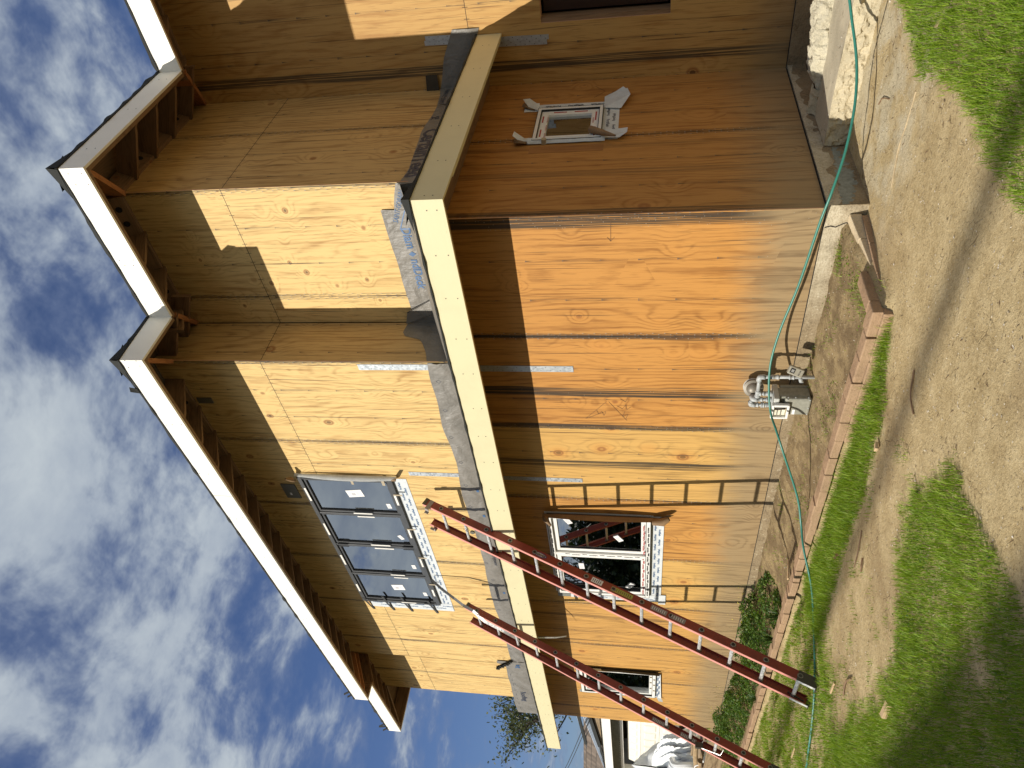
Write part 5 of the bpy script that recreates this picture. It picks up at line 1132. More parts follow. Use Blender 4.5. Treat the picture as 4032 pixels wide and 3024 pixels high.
# ridge of an old shuttering line
# ---------------------------------------------------------------- edging pavers
ed = 'low edging of pavers along the planting bed'
def paver(x0, x1, y0, y1, z0, z1, mat, label=None, rot=0., seed=0):
    mb = MB(); cx, cy, cz = (x0+x1)/2, (y0+y1)/2, (z0+z1)/2; hx, hy, hz = (x1-x0)/2, (y1-y0)/2, (z1-z0)/2; T_ = Matrix.Translation((cx, cy, cz)) @ Matrix.Rotation(rot, 4, 'Z'); c_ = .009
    def ringq(z, s_): return [T_ @ Vector((sx*(hx-s_)-(.0), sy*(hy-s_), z)) for sx, sy in ((-1, -1), (1, -1), (1, 1), (-1, 1))]
    rs_ = [ringq(-hz, 0), ringq(hz-c_, 0), ringq(hz-c_*.3, c_*.35), ringq(hz, c_)]
    for a, b_ in zip(rs_, rs_[1:]):
        for k in range(4): mb.poly([a[k], a[(k+1) % 4], b_[(k+1) % 4], b_[k]])
    mb.poly(rs_[-1]); o = mb.build('edging_paver', mat, smooth=False); return tag(o, label, 'paver', ed)
random.seed(31); xc = -.345; k = 0
lab_c = 'terracotta paver in the long straight row between bed and grass'
paver(-.335, -.128, -.978, -.865, -.214, -.150, M['paver'], 'terracotta paver lying at the outer corner of the edging')
paver(-.235, -.128, -.86, -.555, -.214, -.151, M['paver'], 'long terracotta paver turned towards the house at the edging corner')
while xc > -10.1:
    wl = .212; dy = random.uniform(-.008, .008)-.000*k; paver(xc-wl, xc-.004, -.978+dy, -.868+dy, -.214, -.150+random.uniform(-.006, .006)-.003*min(4, max(0, -xc-3)), M['paver'], lab_c, R(random.uniform(-2.2, 2.2)), k); xc -= wl; k += 1
xc = -.13
for k in range(6): paver(xc-.212, xc-.003, -.992, -.88, -.29, -.2155, M['paver'], 'lower terracotta paver under the front row near its corner', R(random.uniform(-1, 1))); xc -= .212
for k, (xa, ya, xb, yb, zt) in enumerate(((-.03, -.02, -.062, -.27, -.158), (-.062, -.275, -.10, -.52, -.190))):
    a, b_ = Vector((xa, ya, 0)), Vector((xb, yb, 0)); t = (b_-a).normalized(); n_ = Vector((-t.y, t.x, 0))*.072; mb = MB()
    z1 = zt; z2 = zt-.025; P = [a, b_, b_-n_, a-n_]; Zs = [z1, z2, z2, z1]; T_ = [p+Vector((0, 0, q)) for p, q in zip(P, Zs)]; Bq = [p+Vector((0, 0, -.235)) for p in P]
    for i in range(4): mb.poly([Bq[i], Bq[(i+1) % 4], T_[(i+1) % 4], T_[i]])
    mb.poly(T_); o = mb.build('edging_paver', M['paver_tan'], bevel=.004); tag(o, ('tan paver on edge touching the foundation corner', 'tan paver on edge between the corner one and the turned one')[k], 'paver', ed)
for k, (xa, ya, xb, yb) in enumerate(((-.022, -.05, -.05, -.34), (-.05, -.345, -.085, -.63), (-.085, -.635, -.118, -.90))):
    a, b_ = Vector((xa, ya, 0)), Vector((xb, yb, 0)); t = (b_-a).normalized(); n_ = Vector((-t.y, t.x, 0))*.1; mb = MB(); mb.prism([p+Vector((0, 0, -.31)) for p in (a, b_, b_-n_, a-n_)], (0, 0, .078)); o = mb.build('edging_paver', M['paver'], bevel=.004)
    tag(o, 'brown paver in the shaded bottom course facing the back wall', 'paver', ed)

# ================================================================ GRASS
def in_bed(x, y): return (y > -.99) & (y < .02) & (x < -.05) & (x > -10.3)
def dens(x, y):
    n1 = fbm(x, y, 2.2, 20); n2 = fbm(x, y, 8, 21, 3); d_ = np.zeros_like(x)
    e1 = np.interp(y, [-3, -1.93, -1.64, -1.24, -1.02, -.24, 0, .45, .62], [1.35, 1.22, 1.18, 1.22, 1.30, 1.05, 1.15, 1.24, 1.6]); d_ = np.maximum(d_, sst(x+(n2-.5)*.18, e1-.03, e1+.10)*sst(y, .62, .5)*.95)
    lo = np.interp(x, [-3.4, -2.9, -2.1, -1.46, -.78, -.37, -.15], [-1.66, -1.62, -1.50, -1.50, -1.38, -1.12, -1.02]); hi = -1.0
    d_ = np.maximum(d_, sst(y+(n2-.5)*.16, lo-.04, lo+.07)*(y < hi)*(x < -.14)*(x > -3.6)*(.95))
    up_ = np.interp(x, [-4.5, -3.4, -2.6, -1.9, -1.57, -.875, -.39, .05], [-2.35, -2.35, -2.45, -2.60, -2.52, -2.0, -2.07, -2.26]); rx = np.interp(y, [-3.8, -3.12, -2.85, -2.57, -2.25], [.10, .10, .06, .0, .0])
    d_ = np.maximum(d_, sst(-y+(n2-.5)*.30, -up_-.05, -up_+.16)*sst(-x+(n2-.5)*.14, -rx-.02, -rx+.05)*sst(n1, .10, .34)*(.95))
    d_ = np.maximum(d_, .32*sst(n2, .50, .70)*sst(n1, .35, .6)*(y < -1.5)*(x < -.5))
    far = sst(-x, 2.7, 3.7)*(y < -1.0)*(.45+.55*sst(n1, .25, .5))*(.40+.6*sst(n2, .32, .55)); d_ = np.maximum(d_, far)
    d_ = np.maximum(d_, sst(-x, 10.6, 10.9)*(y < 2.2)*.6)
    d_ = np.where(in_bed(x, y), .10*sst(n2, .52, .72)+.75*sst(fbm(x, y, 5, 25), .50, .62)*np.exp(-((x+.22)/.16)**2)*sst(y, -.75, -.6)*(y < -.1)+.5*np.exp(-((x+.30)/.10)**2-((y+.72)/.12)**2), d_)
    d_ = np.where((x > .0) & (y > .78), 0, d_); d_ = np.where((y > 0) & (x < .0) & (x > -10.26), 0, d_)
    return np.clip(d_, 0, 1)
def blades(name, n, xr_, yr_, h0, h1, w_, keep, mat, lean=.6, seed=0, thr=None):
    r = np.random.default_rng(seed); x = r.uniform(*xr_, n); y = r.uniform(*yr_, n); d_ = dens(x, y); m_ = r.random(n) < d_*keep; x, y, d_ = x[m_], y[m_], d_[m_]; n = len(x)
    tuft = fbm(x, y, 5, 33, 3); h = (h0+(h1-h0)*r.random(n)**1.3)*(.55+.9*tuft)*(.5+.5*d_); g2 = (y > -1.65) & (y < -.98) & (x > -3.4); h = np.where(g2, h*1.25, h)
    z = ground_z(x, y)-.006; a = r.uniform(0, 2*np.pi, n); wind = .5+1.2*fbm(x, y, 3, 44); dx_ = np.cos(a)+.15*np.cos(wind*6); dy_ = np.sin(a)+.15*np.sin(wind*6)
    ln = h*lean*r.uniform(.2, 1.5, n); ww = w_*r.uniform(.6, 1.3, n); px, py = -np.sin(a)*ww/2, np.cos(a)*ww/2
    P = np.empty((n, 6, 3)); 
    for k, (f, fw_, fl_) in enumerate(((0, 1, 0), (.55, .85, .30), (1, .12, 1.))):
        cx = x+dx_*ln*fl_; cy = y+dy_*ln*fl_; cz = z+h*f*(1-.25*fl_*np.minimum(1, ln/h))
        P[:, 2*k] = np.stack([cx-px*fw_, cy-py*fw_, cz], -1); P[:, 2*k+1] = np.stack([cx+px*fw_, cy+py*fw_, cz], -1)
    b_ = np.arange(n)*6; F = np.concatenate([np.stack([b_, b_+1, b_+3, b_+2], -1), np.stack([b_+2, b_+3, b_+5, b_+4], -1)], 0)
    cr_ = r.random(n)*.75+.25*tuft; uv = np.empty((2*n, 4, 2)); uv[:, :, 0] = np.concatenate([cr_, cr_])[:, None]; uv[:n, :, 1] = np.array([0, 0, .55, .55]); uv[n:, :, 1] = np.array([.55, .55, 1, 1])
    return np_mesh(name, P.reshape(-1, 3), F, [mat], uv.reshape(-1, 2))
def leafmat(name, stops, trans=.35):
    mt, nt, b = newmat(name); uv = nt.node('ShaderNodeUVMap').outputs[0]; u, v, _ = nt.sep(uv); c = nt.ramp(u, stops)
    nt.put(b.inputs['Base Color'], c); b.inputs['Roughness'].default_value = .5; b.inputs['Specular IOR Level'].default_value = .3
    tl = nt.node('ShaderNodeBsdfTranslucent'); nt.put(tl.inputs[0], nt.mix(1., c, (1.3, 1.4, .55), 'MULTIPLY')); ms = nt.node('ShaderNodeMixShader'); ms.inputs[0].default_value = trans
    nt.l.new(b.outputs[0], ms.inputs[1]); nt.l.new(tl.outputs[0], ms.inputs[2]); nt.l.new(ms.outputs[0], nt.n['Material Output'].inputs[0]); return mt
M['grass'] = leafmat('grass_blade', [(0, (.09, .17, .010)), (.35, (.16, .27, .014)), (.72, (.25, .37, .030)), (.90, (.36, .46, .06)), (.95, (.48, .46, .17)), (1., (.58, .50, .27))])
g1 = blades('grass', 300000, (-3.4, 2.5), (-3.9, .7), .03, .085, .0036, .9, M['grass'], seed=1); tag(g1, 'dense green grass patches on the bare soil in front of the house', 'grass', kind='stuff')
g2 = blades('grass', 170000, (-9.5, -3.3), (-4.5, .0), .03, .075, .0055, .7, M['grass'], seed=2); tag(g2, 'sparser grass around the feet of the ladders', 'grass', kind='stuff')
g3 = blades('grass', 30000, (-17, -9.5), (-6, 2.2), .05, .12, .012, .8, M['grass'], seed=3); tag(g3, 'distant grass beyond the far corner of the house', 'grass', kind='stuff')
# clover and broad leaved weeds: small tilted leaves
def leaves(name, pts, nrm_spread, size, mat, seed=0, aspect=.8, parent=None):
    r = np.random.default_rng(seed); P0 = np.asarray(pts, float); n = len(P0); a = r.uniform(0, 2*np.pi, n); t = r.uniform(-nrm_spread, nrm_spread, n); t2 = r.uniform(-nrm_spread, nrm_spread, n); s_ = size*r.uniform(.55, 1.3, n)
    e1 = np.stack([np.cos(a)*np.cos(t), np.sin(a)*np.cos(t), np.sin(t)], -1); e2 = np.stack([-np.sin(a)*np.cos(t2), np.cos(a)*np.cos(t2), np.sin(t2)], -1)
    V = np.stack([P0-e1*s_[:, None]*.5, P0+e2*(s_*aspect*.5)[:, None]+e1*(s_*.05)[:, None], P0+e1*s_[:, None]*.5, P0-e2*(s_*aspect*.5)[:, None]+e1*(s_*.05)[:, None]], 1)
    F = (np.arange(n)*4)[:, None]+np.arange(4); uv = np.repeat(r.random(n)[:, None], 8, 1).reshape(n, 4, 2); o = np_mesh(name, V.reshape(-1, 3), F, [mat], uv.reshape(-1, 2))
    if parent is not None: par(o, parent)
    return o
r = np.random.default_rng(5); n = 42000; x = r.uniform(-5, .2, n); y = r.uniform(-3.9, -1.0, n); m_ = r.random(n) < dens(x, y)*.55*sst(fbm(x, y, 3.3, 61), .42, .6); x, y = x[m_], y[m_]
cl = leaves('clover', np.stack([x, y, ground_z(x, y)+r.uniform(.005, .04, len(x))], -1), .6, .013, leafmat('clover_leaf', [(0, (.05, .11, .02)), (.6, (.09, .17, .03)), (1, (.16, .23, .06))]), 6); tag(cl, 'clover and small weeds growing through the grass', 'weeds', kind='stuff')
n = 5200; x = r.uniform(-3.3, -.1, n); y = r.uniform(-.86, -.05, n); m_ = r.random(n) < sst(fbm(x, y, 3.0, 71), .55, .68)*.6+.9*np.exp(-((x+.28)/.14)**2)*(fbm(x, y, 6, 72) > .45); x, y = x[m_], y[m_]
cl2 = leaves('bed_weeds', np.stack([x, y, ground_z(x, y)+r.uniform(.003, .035, len(x))], -1), .7, .016, leafmat('weed_leaf', [(0, (.08, .13, .02)), (.6, (.15, .22, .03)), (1, (.24, .30, .06))]), 7); tag(cl2, 'scattered low weeds in the planting bed', 'weeds', kind='stuff')
# litter: bits of bark, straw and grit
r = np.random.default_rng(8)
def litter(name, n, xr_, yr_, l0, l1, wd_, mats_stops, seed, keepfn=None, zoff=.003):
    r = np.random.default_rng(seed); x = r.uniform(*xr_, n); y = r.uniform(*yr_, n)
    m_ = ~((y > .0) & (x < .03)); 
    if keepfn is not None: m_ &= r.random(n) < keepfn(x, y)
    x, y = x[m_], y[m_]; n = len(x); a = r.uniform(0, 2*np.pi, n); ln = r.uniform(l0, l1, n)*(.4+r.random(n)**2); wd2 = wd_*r.uniform(.5, 1.5, n); z = ground_z(x, y)+zoff; z = np.where((x > .05) & (y > .82) & (y < 1.35), -.097, z)
    e = np.stack([np.cos(a), np.sin(a), r.uniform(-.25, .35, n)], -1)*ln[:, None]/2; q = np.stack([-np.sin(a), np.cos(a), r.uniform(-.3, .3, n)], -1)*wd2[:, None]/2; c_ = np.stack([x, y, z], -1)
    V = np.stack([c_-e-q*.5, c_-e+q*.5, c_+q+[0, 0, .002], c_+e+q*.4, c_+e-q*.4, c_-q+[0, 0, .002]], 1); F = np.concatenate([(np.arange(n)*6)[:, None]+np.array([0, 5, 2, 1]), (np.arange(n)*6)[:, None]+np.array([5, 4, 3, 2])], 0)
    rr = r.random(n); uv = np.repeat(np.concatenate([rr, rr])[:, None], 8, 1).reshape(-1, 2); mt, nt, b = newmat(name); u, v, _ = nt.sep(nt.node('ShaderNodeUVMap').outputs[0]); nt.put(b.inputs['Base Color'], nt.ramp(u, mats_stops)); b.inputs['Roughness'].default_value = .9
    return np_mesh(name, V.reshape(-1, 3), F, [mt], uv)
l1 = litter('bark_litter', 15000, (-9, 2.4), (-4.3, 1.5), .008, .035, .005, [(0, (.04, .022, .012)), (.5, (.12, .07, .035)), (.8, (.25, .17, .09)), (1, (.5, .42, .28))], 12, lambda x, y: .25+.9*sst(fbm(x, y, 1.7, 81), .42, .62)+1.*(in_bed(x, y)*(x < -2.2))); tag(l1, 'dead leaves, bark and straw strewn over the soil', 'litter', kind='stuff')
l2 = litter('grit', 5200, (-4, 2.3), (-4.3, 1.5), .003, .012, .009, [(0, (.3, .24, .16)), (.6, (.5, .44, .34)), (1, (.7, .66, .58))], 13, None, .004); tag(l2, 'small pale stones and grit on the soil', 'grit', kind='stuff')

# ================================================================ IVY, WEEDS BY THE WALL
M['ivy'] = leafmat('ivy_leaf', [(0, (.035, .080, .014)), (.45, (.075, .145, .024)), (.85, (.13, .22, .04)), (1, (.22, .30, .07))], .35)
M['stem'] = plain('green_stem', (.10, .14, .04), .6)
def ivy(x0, x1, y0, y1, h, label, seed, n=9000):
    root = empty('ground_ivy', ((x0+x1)/2, (y0+y1)/2, -.15), label, 'ivy'); r = np.random.default_rng(seed)
    u = r.random(n*3); v = r.random(n*3); f = (1-np.abs(2*u-1)**2.4)*(1-np.abs(2*v-1)**2.2); x = x0+(x1-x0)*u; y = y0+(y1-y0)*v; bump_ = .35+1.0*fbm(x, y, 3.5, seed)*1.1; top = h*f*bump_
    m_ = (r.random(n*3) < .75*sst(fbm(x, y, 7, seed+2), .32, .62)); x, y, top = x[m_][:n], y[m_][:n], top[m_][:n]; z = -.19+top*(1-r.random(len(x))**2*.6)
    leaves('leaves', np.stack([x, y, z], -1), 1.0, .030, M['ivy'], seed, .9, root)
    mb = MB()
    for k in range(26):
        xx = r.uniform(x0+.15*(x1-x0), x1-.15*(x1-x0)); yy = r.uniform(y0+.2*(y1-y0), y1-.02); hh_ = h*r.uniform(.9, 1.45); dx_, dy_ = r.uniform(-.12, .12), r.uniform(-.05, .03)
        mb.tube([(xx, yy, -.15), (xx+dx_*.4, yy+dy_*.4, -.15+hh_*.6), (xx+dx_, yy+dy_, -.17+hh_)], [.0016, .0013, .0008], 4)
    mb.build('stems', M['stem'], root)
    p_ = np.stack([r.uniform(x0+.2*(x1-x0), x1-.2*(x1-x0), 26), r.uniform(y0+.3*(y1-y0), y1, 26), -.19+h*r.uniform(.8, 1.2, 26)], -1)
    leaves('yellow_flowers', p_, 1., .018, leafmat('yellow_petal', [(0, (.5, .45, .04)), (1, (.7, .62, .1))]), seed+5, 1., root)
ivy(-7.25, -4.45, -.74, -.02, .30, 'dark green ivy mound against the wall behind the nearer ladder', 91, 10000)
ivy(-10.25, -7.1, -.74, -.02, .34, 'taller ivy mound by the far corner between the ladders', 92, 11000)
# tufts rising over the pavers
for k, (x, y, h, nb) in enumerate(((-4.55, -.80, .14, 26), (-5.0, -.86, .16, 30), (-5.6, -.92, .12, 22), (-6.6, -.9, .14, 24))):
    mb = MB(); random.seed(k+50)
    for j in range(nb):
        a = random.uniform(0, 6.28); l_ = h*random.uniform(.5, 1.1); p0 = Vector((x+.03*math.cos(a), y+.03*math.sin(a), -.17)); p1 = p0+Vector((math.cos(a)*l_*.35, math.sin(a)*l_*.35, l_*.75)); p2 = p0+Vector((math.cos(a)*l_*.95, math.sin(a)*l_*.95, l_*.72)); q = Vector((-math.sin(a), math.cos(a), 0))*.005
        mb.poly([p0-q, p0+q, p1+q, p1-q]); mb.poly([p1-q, p1+q, p2])
    o = mb.build('grass_tuft', M['ivy']); tag(o, ('dark tuft of blades leaning over the pavers, the first left of the nearer ladder foot', 'widest dark tuft leaning over the pavers', 'low dark tuft of blades on the paver row', 'dark tuft on the pavers between the two ladders')[k], 'grass tuft', 'dark tufts by the pavers')

# ================================================================ LOOSE BITS ON THE GROUND
M['ridge_tan'] = plain('dusty_soil_ridge', (.42, .33, .20), .9, var=.3, scale=20); M['offcut'] = wood('pale_wood_offcut', (.62, .46, .27), (.42, .27, .14), 51, seams=False, knots=.1, ring=30, checks=.8)
def bit(name, x, y, l_, w_, h_, ang, label, mat='offcut', tilt=.1, cat='wood offcut', z=None):
    z = float(ground_z(x, y)) if z is None else z; mb = MB(); T_ = Matrix.Translation((x, y, z+h_/2+.012)) @ Matrix.Rotation(ang, 4, 'Z') @ Matrix.Rotation(tilt, 4, 'Y')
    P = [Vector((-l_/2, -w_/2, 0)), Vector((l_/2, -w_/2*.8, 0)), Vector((l_/2*.93, w_/2, 0)), Vector((-l_/2*1.05, w_/2*.9, 0))]; mb.prism([T_ @ (p-Vector((0, 0, h_/2))) for p in P], T_.to_3x3() @ Vector((0, 0, h_))); o = mb.build(name, M[mat], bevel=.0015); return tag(o, label, cat, 'scraps lying in the yard')
bit('wood_offcut', -1.84, -2.79, .11, .045, .03, .5, 'short sawn wood offcut lying in the foreground grass', tilt=.25)
bit('wood_offcut', -.905, -1.43, .055, .04, .02, 1.4, 'small pale wood chip at the edge of the grass strip', tilt=.2)
bit('wood_offcut', -3.58, -.80, .20, .035, .012, 1.35, 'thin pale strip of wood propped on the pavers', tilt=.12, z=-.16)
bit('wood_offcut', -2.27, -1.41, .10, .06, .004, .8, 'curled brown cardboard scrap in the grass strip', 'kraft', .5, 'cardboard scrap')
bit('wood_offcut', -5.1, -2.0, .16, .02, .01, .3, 'narrow pale stick beyond the nearer ladder foot'); bit('wood_offcut', -3.1, -2.15, .13, .02, .01, .25, 'narrow pale stick on the bare soil path')
bit('dead_leaf', 1.42, -.40, .07, .05, .003, .4, 'pale dead leaf on the grass at the right', 'offcut', .4, 'leaf')
def twig(pts, r_, label, mat='lumber'):
    mb = MB(); P = catmull([(x, y, float(ground_z(x, y))+.006+h) for x, y, h in pts], 5); mb.tube(P, r_, 6); o = mb.build('twig', M[mat]); tag(o, label, 'twig', 'scraps lying in the yard')
twig([(.37, -.33, -.005), (.60, -.29, -.002), (.79, -.30, -.004), (.99, -.31, -.006)], .006, 'faint straight ridge on the soil near the corner', 'ridge_tan')  # low soil ridge, modelled as a thin soil-coloured tube
twig([(-1.62, -1.62, 0), (-1.78, -1.70, .01), (-1.95, -1.72, .0)], .004, 'dark bent twig on the bare soil left of the paver corner')
twig([(-1.72, -1.78, 0), (-1.76, -1.83, .012), (-1.83, -1.83, 0)], .006, 'short hooked twig beside the dark bent one')
twig([(-.10, -1.52, 0), (-.22, -1.60, .008), (-.28, -1.70, 0)], .005, 'thin dark twig in front of the paver corner')
twig([(-2.55, -2.30, .004), (-2.7, -2.27, .01), (-2.85, -2.31, .0)], .006, 'dark stick on the pale soil by the foreground grass')
twig([(.62, .30, 0), (.70, .22, .006), (.74, .12, 0)], .004, 'small twig on the worn concrete')
mb = MB(); P = [Vector((.42+.14*math.cos(t), 1.55+.02*math.sin(t), -.10+.09*math.sin(t))) for t in [math.pi*k/10 for k in range(11)]]; mb.tube(P, .004, 6); o = mb.build('bent_wire', M['darksteel']); tag(o, 'bent dark wire loop beside the broken concrete', 'wire')

# ================================================================ BEYOND THE FAR CORNER
M['plank'] = wood('weathered_plank', (.30, .22, .13), (.15, .10, .055), 61, seams=False, knots=.3, ring=16, checks=.58)
pf = empty('plank_edging', (-12, 0, -.27), 'low weathered plank board wall running on from the far house corner', 'plank wall')
for k, (xa, xb, za, zb, y) in enumerate(((-10.27, -13.2, -.30, -.145, .02), (-10.30, -14.6, -.14, .075, .035), (-13.2, -16.5, -.32, -.15, .0))):
    mb = MB(); mb.box(xb, xa, y, y+.038, za, zb); mb.build('plank', M['plank'], pf, bevel=.003)
mb = MB(); 
for x in (-10.9, -12.6, -14.4): mb.box(x, x+.08, .06, .14, -.4, .10)
mb.build('stake', M['plank'], pf)
M['bark'] = plain('pale_log', (.36, .25, .13), .85, var=.4, scale=6, bump=.6, var_scale=(.5, 4, 4))
def log(pts, r_, label, mat='bark'):
    mb = MB(); mb.tube(catmull(pts, 4), r_, 9); o = mb.build('log', M[mat], smooth=True); tag(o, label, 'log', 'timber heap behind the plank wall')
log([(-12.2, .42, .21), (-13.2, .5, .17), (-14.2, .5, .09), (-15.5, .6, .05)], .055, 'longest pale log on top of the timber heap')
log([(-12.9, .30, .10), (-13.8, .45, .05), (-15.2, .5, .0)], .05, 'pale log under the longest one in the heap'); log([(-12.0, .7, .05), (-13.6, .8, .0), (-15.5, 1.0, -.05)], .07, 'thick dark log at the bottom of the heap', 'plank')
log([(-12.3, .55, .30), (-12.9, .6, .24), (-13.6, .62, .22)], .022, 'thin stick lying across the heap', 'plank'); log([(-11.2, .35, .12), (-11.9, .40, .08), (-12.4, .42, .0)], .03, 'short stick nearest the house corner', 'plank')
mb = MB(); P = [Vector((-13.5+.16*math.cos(t), .36, .04+.13*math.sin(t))) for t in [math.pi*2*k/20 for k in range(17)]]; mb.tube(P, .013, 8); o = mb.build('white_hoop', M['film'], smooth=True); tag(o, 'white plastic hoop lying on the timber heap', 'hoop')
mb = MB(); mb.tube(catmull([(-13.45, .25, -.0), (-13.6, .24, .035), (-13.8, .25, -.03), (-14.0, .25, .0), (-14.1, .26, -.06)], 5), .018, 8); o = mb.build('yellow_strap', plain('yellow_webbing', (.55, .38, .03), .6), smooth=True); tag(o, 'yellow strap on the ground by the timber heap', 'strap')
# white plastic sheeting heaped in front of the garage
def sheeting():
    mb = MB(); nu, nv = 90, 46; G = []
    for i in range(nu+1):
        a = 2*math.pi*i/nu; rowl = []
        for j in range(nv+1):
            b_ = math.pi/2*j/nv; hgt = .55+.42*mnoise.noise(Vector((math.cos(a)*.9+3, math.sin(a)*.9, 2)))+.28*math.cos(a-2.4)
            fold = .085*math.sin(a*17+3*math.sin(b_*4)+6*mnoise.noise(Vector((math.cos(a)*2, math.sin(a)*2, b_))))*math.sin(2*b_)+.10*mnoise.noise(Vector((math.cos(a)*3, math.sin(a)*3, b_*3)))
            rr = (1+fold)*math.cos(b_)+.02; p = Vector((-18.0+2.1*rr*math.cos(a), 1.65+.75*rr*math.sin(a), -.28+(hgt+.55+fold*.6)*math.sin(b_)*1.15)); rowl.append(p)
        G.append(rowl)
    for i in range(nu):
        for j in range(nv): mb.poly([G[i][j], G[i+1][j], G[i+1][j+1], G[i][j+1]])
    return mb
sm_ = plain('white_plastic_sheeting', (.78, .80, .80), .22, var=.08, scale=3, bump=.3); o = sheeting().build('plastic_sheeting', sm_, smooth=True); tag(o, 'crumpled white plastic sheeting heaped before the garage door', 'plastic sheet')
mb = MB()
for k in range(7): mb.tube(catmull([(-16.1-.2*k, 1.2+.04*k, -.25), (-16.0-.24*k, 1.15+.03*k, .1+.05*k), (-16.25-.28*k, 1.2, .42-.02*k), (-16.5-.3*k, 1.4, .5)], 5), .085+.01*(k % 3), 8)
o = mb.build('plastic_sheeting', sm_, smooth=True); tag(o, 'rolled folds of white plastic at the right end of the heap', 'plastic sheet')

# garage with a half open sectional door
gar = empty('garage', (-20, 2.9, -.3), 'white garage with a half raised panel door beyond the house', 'garage'); YG = 2.9
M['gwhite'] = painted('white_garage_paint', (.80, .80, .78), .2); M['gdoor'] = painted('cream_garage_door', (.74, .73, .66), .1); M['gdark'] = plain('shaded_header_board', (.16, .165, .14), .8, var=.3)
mb = MB(); mb.box(-30, -13.5, YG-.45, YG-.40, 2.075, 2.325); mb.build('fascia', M['gwhite'], gar)
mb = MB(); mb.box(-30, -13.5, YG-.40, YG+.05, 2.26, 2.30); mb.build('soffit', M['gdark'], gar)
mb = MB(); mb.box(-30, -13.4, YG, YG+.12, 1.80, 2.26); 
for k in range(60): mb.box(-23.5+.16*k, -23.45+.16*k, YG-.012, YG, 1.87, 1.90, mi=1)
mb.build('header', [M['gdark'], plain('header_notch', (.4, .38, .3), .7)], gar)
mb = MB(); mb.box(-22.62, -22.48, YG-.02, YG+.12, -.3, 1.86); mb.box(-30, -22.62, YG, YG+.12, -.3, 2.26); mb.box(-14.2, -13.4, YG, YG+.12, -.3, 2.26); mb.box(-22.6, -14.2, YG-.015, YG+.10, 1.78, 1.86); mb.build('wall', M['gwhite'], gar)
gd = None
for k, (za, zb, tilt) in enumerate(((.21, .735, 0), (.742, 1.268, 0), (1.275, 1.66, .16))):
    mb = MB(); y0 = YG+.10; w0, w1 = -22.3, -14.2; P = lambda x, z, d_=0: Vector((x, y0+tilt*(z-za)*2+d_, z))
    mb.poly([P(w0, za), P(w1, za), P(w1, zb), P(w0, zb)]); mb.poly([P(w0, za), P(w1, za), P(w1, za, .05), P(w0, za, .05)])
    n_ = 14; cw = (w1-w0)/n_
    for i in range(n_):
        xa, xb = w0+cw*i+.07, w0+cw*(i+1)-.07; z0, z1 = za+.09, zb-.09
        o4 = [P(xa, z0, -.003), P(xb, z0, -.003), P(xb, z1, -.003), P(xa, z1, -.003)]; i4 = [P(xa+.04, z0+.04, -.022), P(xb-.04, z0+.04, -.022), P(xb-.04, z1-.04, -.022), P(xa+.04, z1-.04, -.022)]
        for j in range(4): mb.poly([o4[j], o4[(j+1) % 4], i4[(j+1) % 4], i4[j]])
        mb.poly(i4)
    mb.build('door_section', M['gdoor'], gar)
mb = MB(); mb.box(-22.5, -14, YG+.9, YG+.95, -.3, 1.9); mb.box(-22.5, -14, YG+.2, YG+.9, 1.80, 1.82); mb.build('dark_inside', M['interior'], gar)
M['shingle'] = None
def shingle_mat():
    mt, nt, b = newmat('brown_shingles'); u, v, _ = nt.sep(nt.node('ShaderNodeTexCoord').outputs['Object']); z = nt.sep(nt.node('ShaderNodeTexCoord').outputs['Object'])[2]
    rw = nt.m('FLOOR', nt.m('DIVIDE', v, .13)); wn = nt.white(nt.xyz(nt.m('FLOOR', nt.m('ADD', nt.m('DIVIDE', u, .28), nt.m('MULTIPLY', rw, .37))), rw, 1.)); ed_ = nt.step(nt.m('FRACT', nt.m('DIVIDE', v, .13)), .0, .2)
    c = nt.mix(wn, (.085, .065, .050), (.17, .13, .10)); c = nt.mix(nt.m('SUBTRACT', 1., ed_), c, (.03, .025, .02)); nt.put(b.inputs['Base Color'], c); b.inputs['Roughness'].default_value = .9; return mt
M['shingle'] = shingle_mat()
mb = MB(); mb.poly([(-32, YG-.5, 2.34), (-13.4, YG-.5, 2.34), (-13.4, 5.2, 2.42), (-32, 5.2, 2.42)]); mb.build('roof', M['felt'], gar)
# neighbour's house rising behind the garage
nb = empty('neighbour_house', (-27, 6, -.3), 'brown shingled neighbour house with pale blue siding behind the garage', 'house')
M['siding'] = plain('pale_blue_siding', (.36, .42, .50), .5, var=.08)
yb = 5.2
mb = MB(); mb.poly([(-25.6, yb+.6, 3.42), (-36, yb+.6, 3.95), (-36, yb-.3, 2.45), (-27.0, yb-.3, 2.50)]); mb.poly([(-25.6, yb+.6, 3.42), (-27.0, yb-.3, 2.50), (-27.0, yb+.9, 2.45), (-25.7, yb+1.2, 3.3)]); mb.build('roof', M['shingle'], nb)
def slat_band(p0, p1, q0, q1, n_, mat, name):
    mb = MB(); p0, p1, q0, q1 = map(Vector, (p0, p1, q0, q1))
    for k in range(n_):
        a0, a1, b0_, b1 = p0.lerp(q0, k/n_), p0.lerp(q0, (k+1)/n_), p1.lerp(q1, k/n_), p1.lerp(q1, (k+1)/n_); mb.poly([a0+Vector((0, .02, 0)), a1+Vector((0, -.01, 0)), b1+Vector((0, -.01, 0)), b0_+Vector((0, .02, 0))]); mb.poly([a1+Vector((0, -.01, 0)), a1+Vector((0, .03, -.006)), b1+Vector((0, .03, -.006)), b1+Vector((0, -.01, 0))])
    return mb.build(name, mat, nb)
Yn = 4.5
slat_band((-22.2, Yn, 3.50), (-26.2, Yn, 3.22), (-22.2, Yn, 3.42), (-25.4, Yn, 3.27), 3, M['siding'], 'siding')
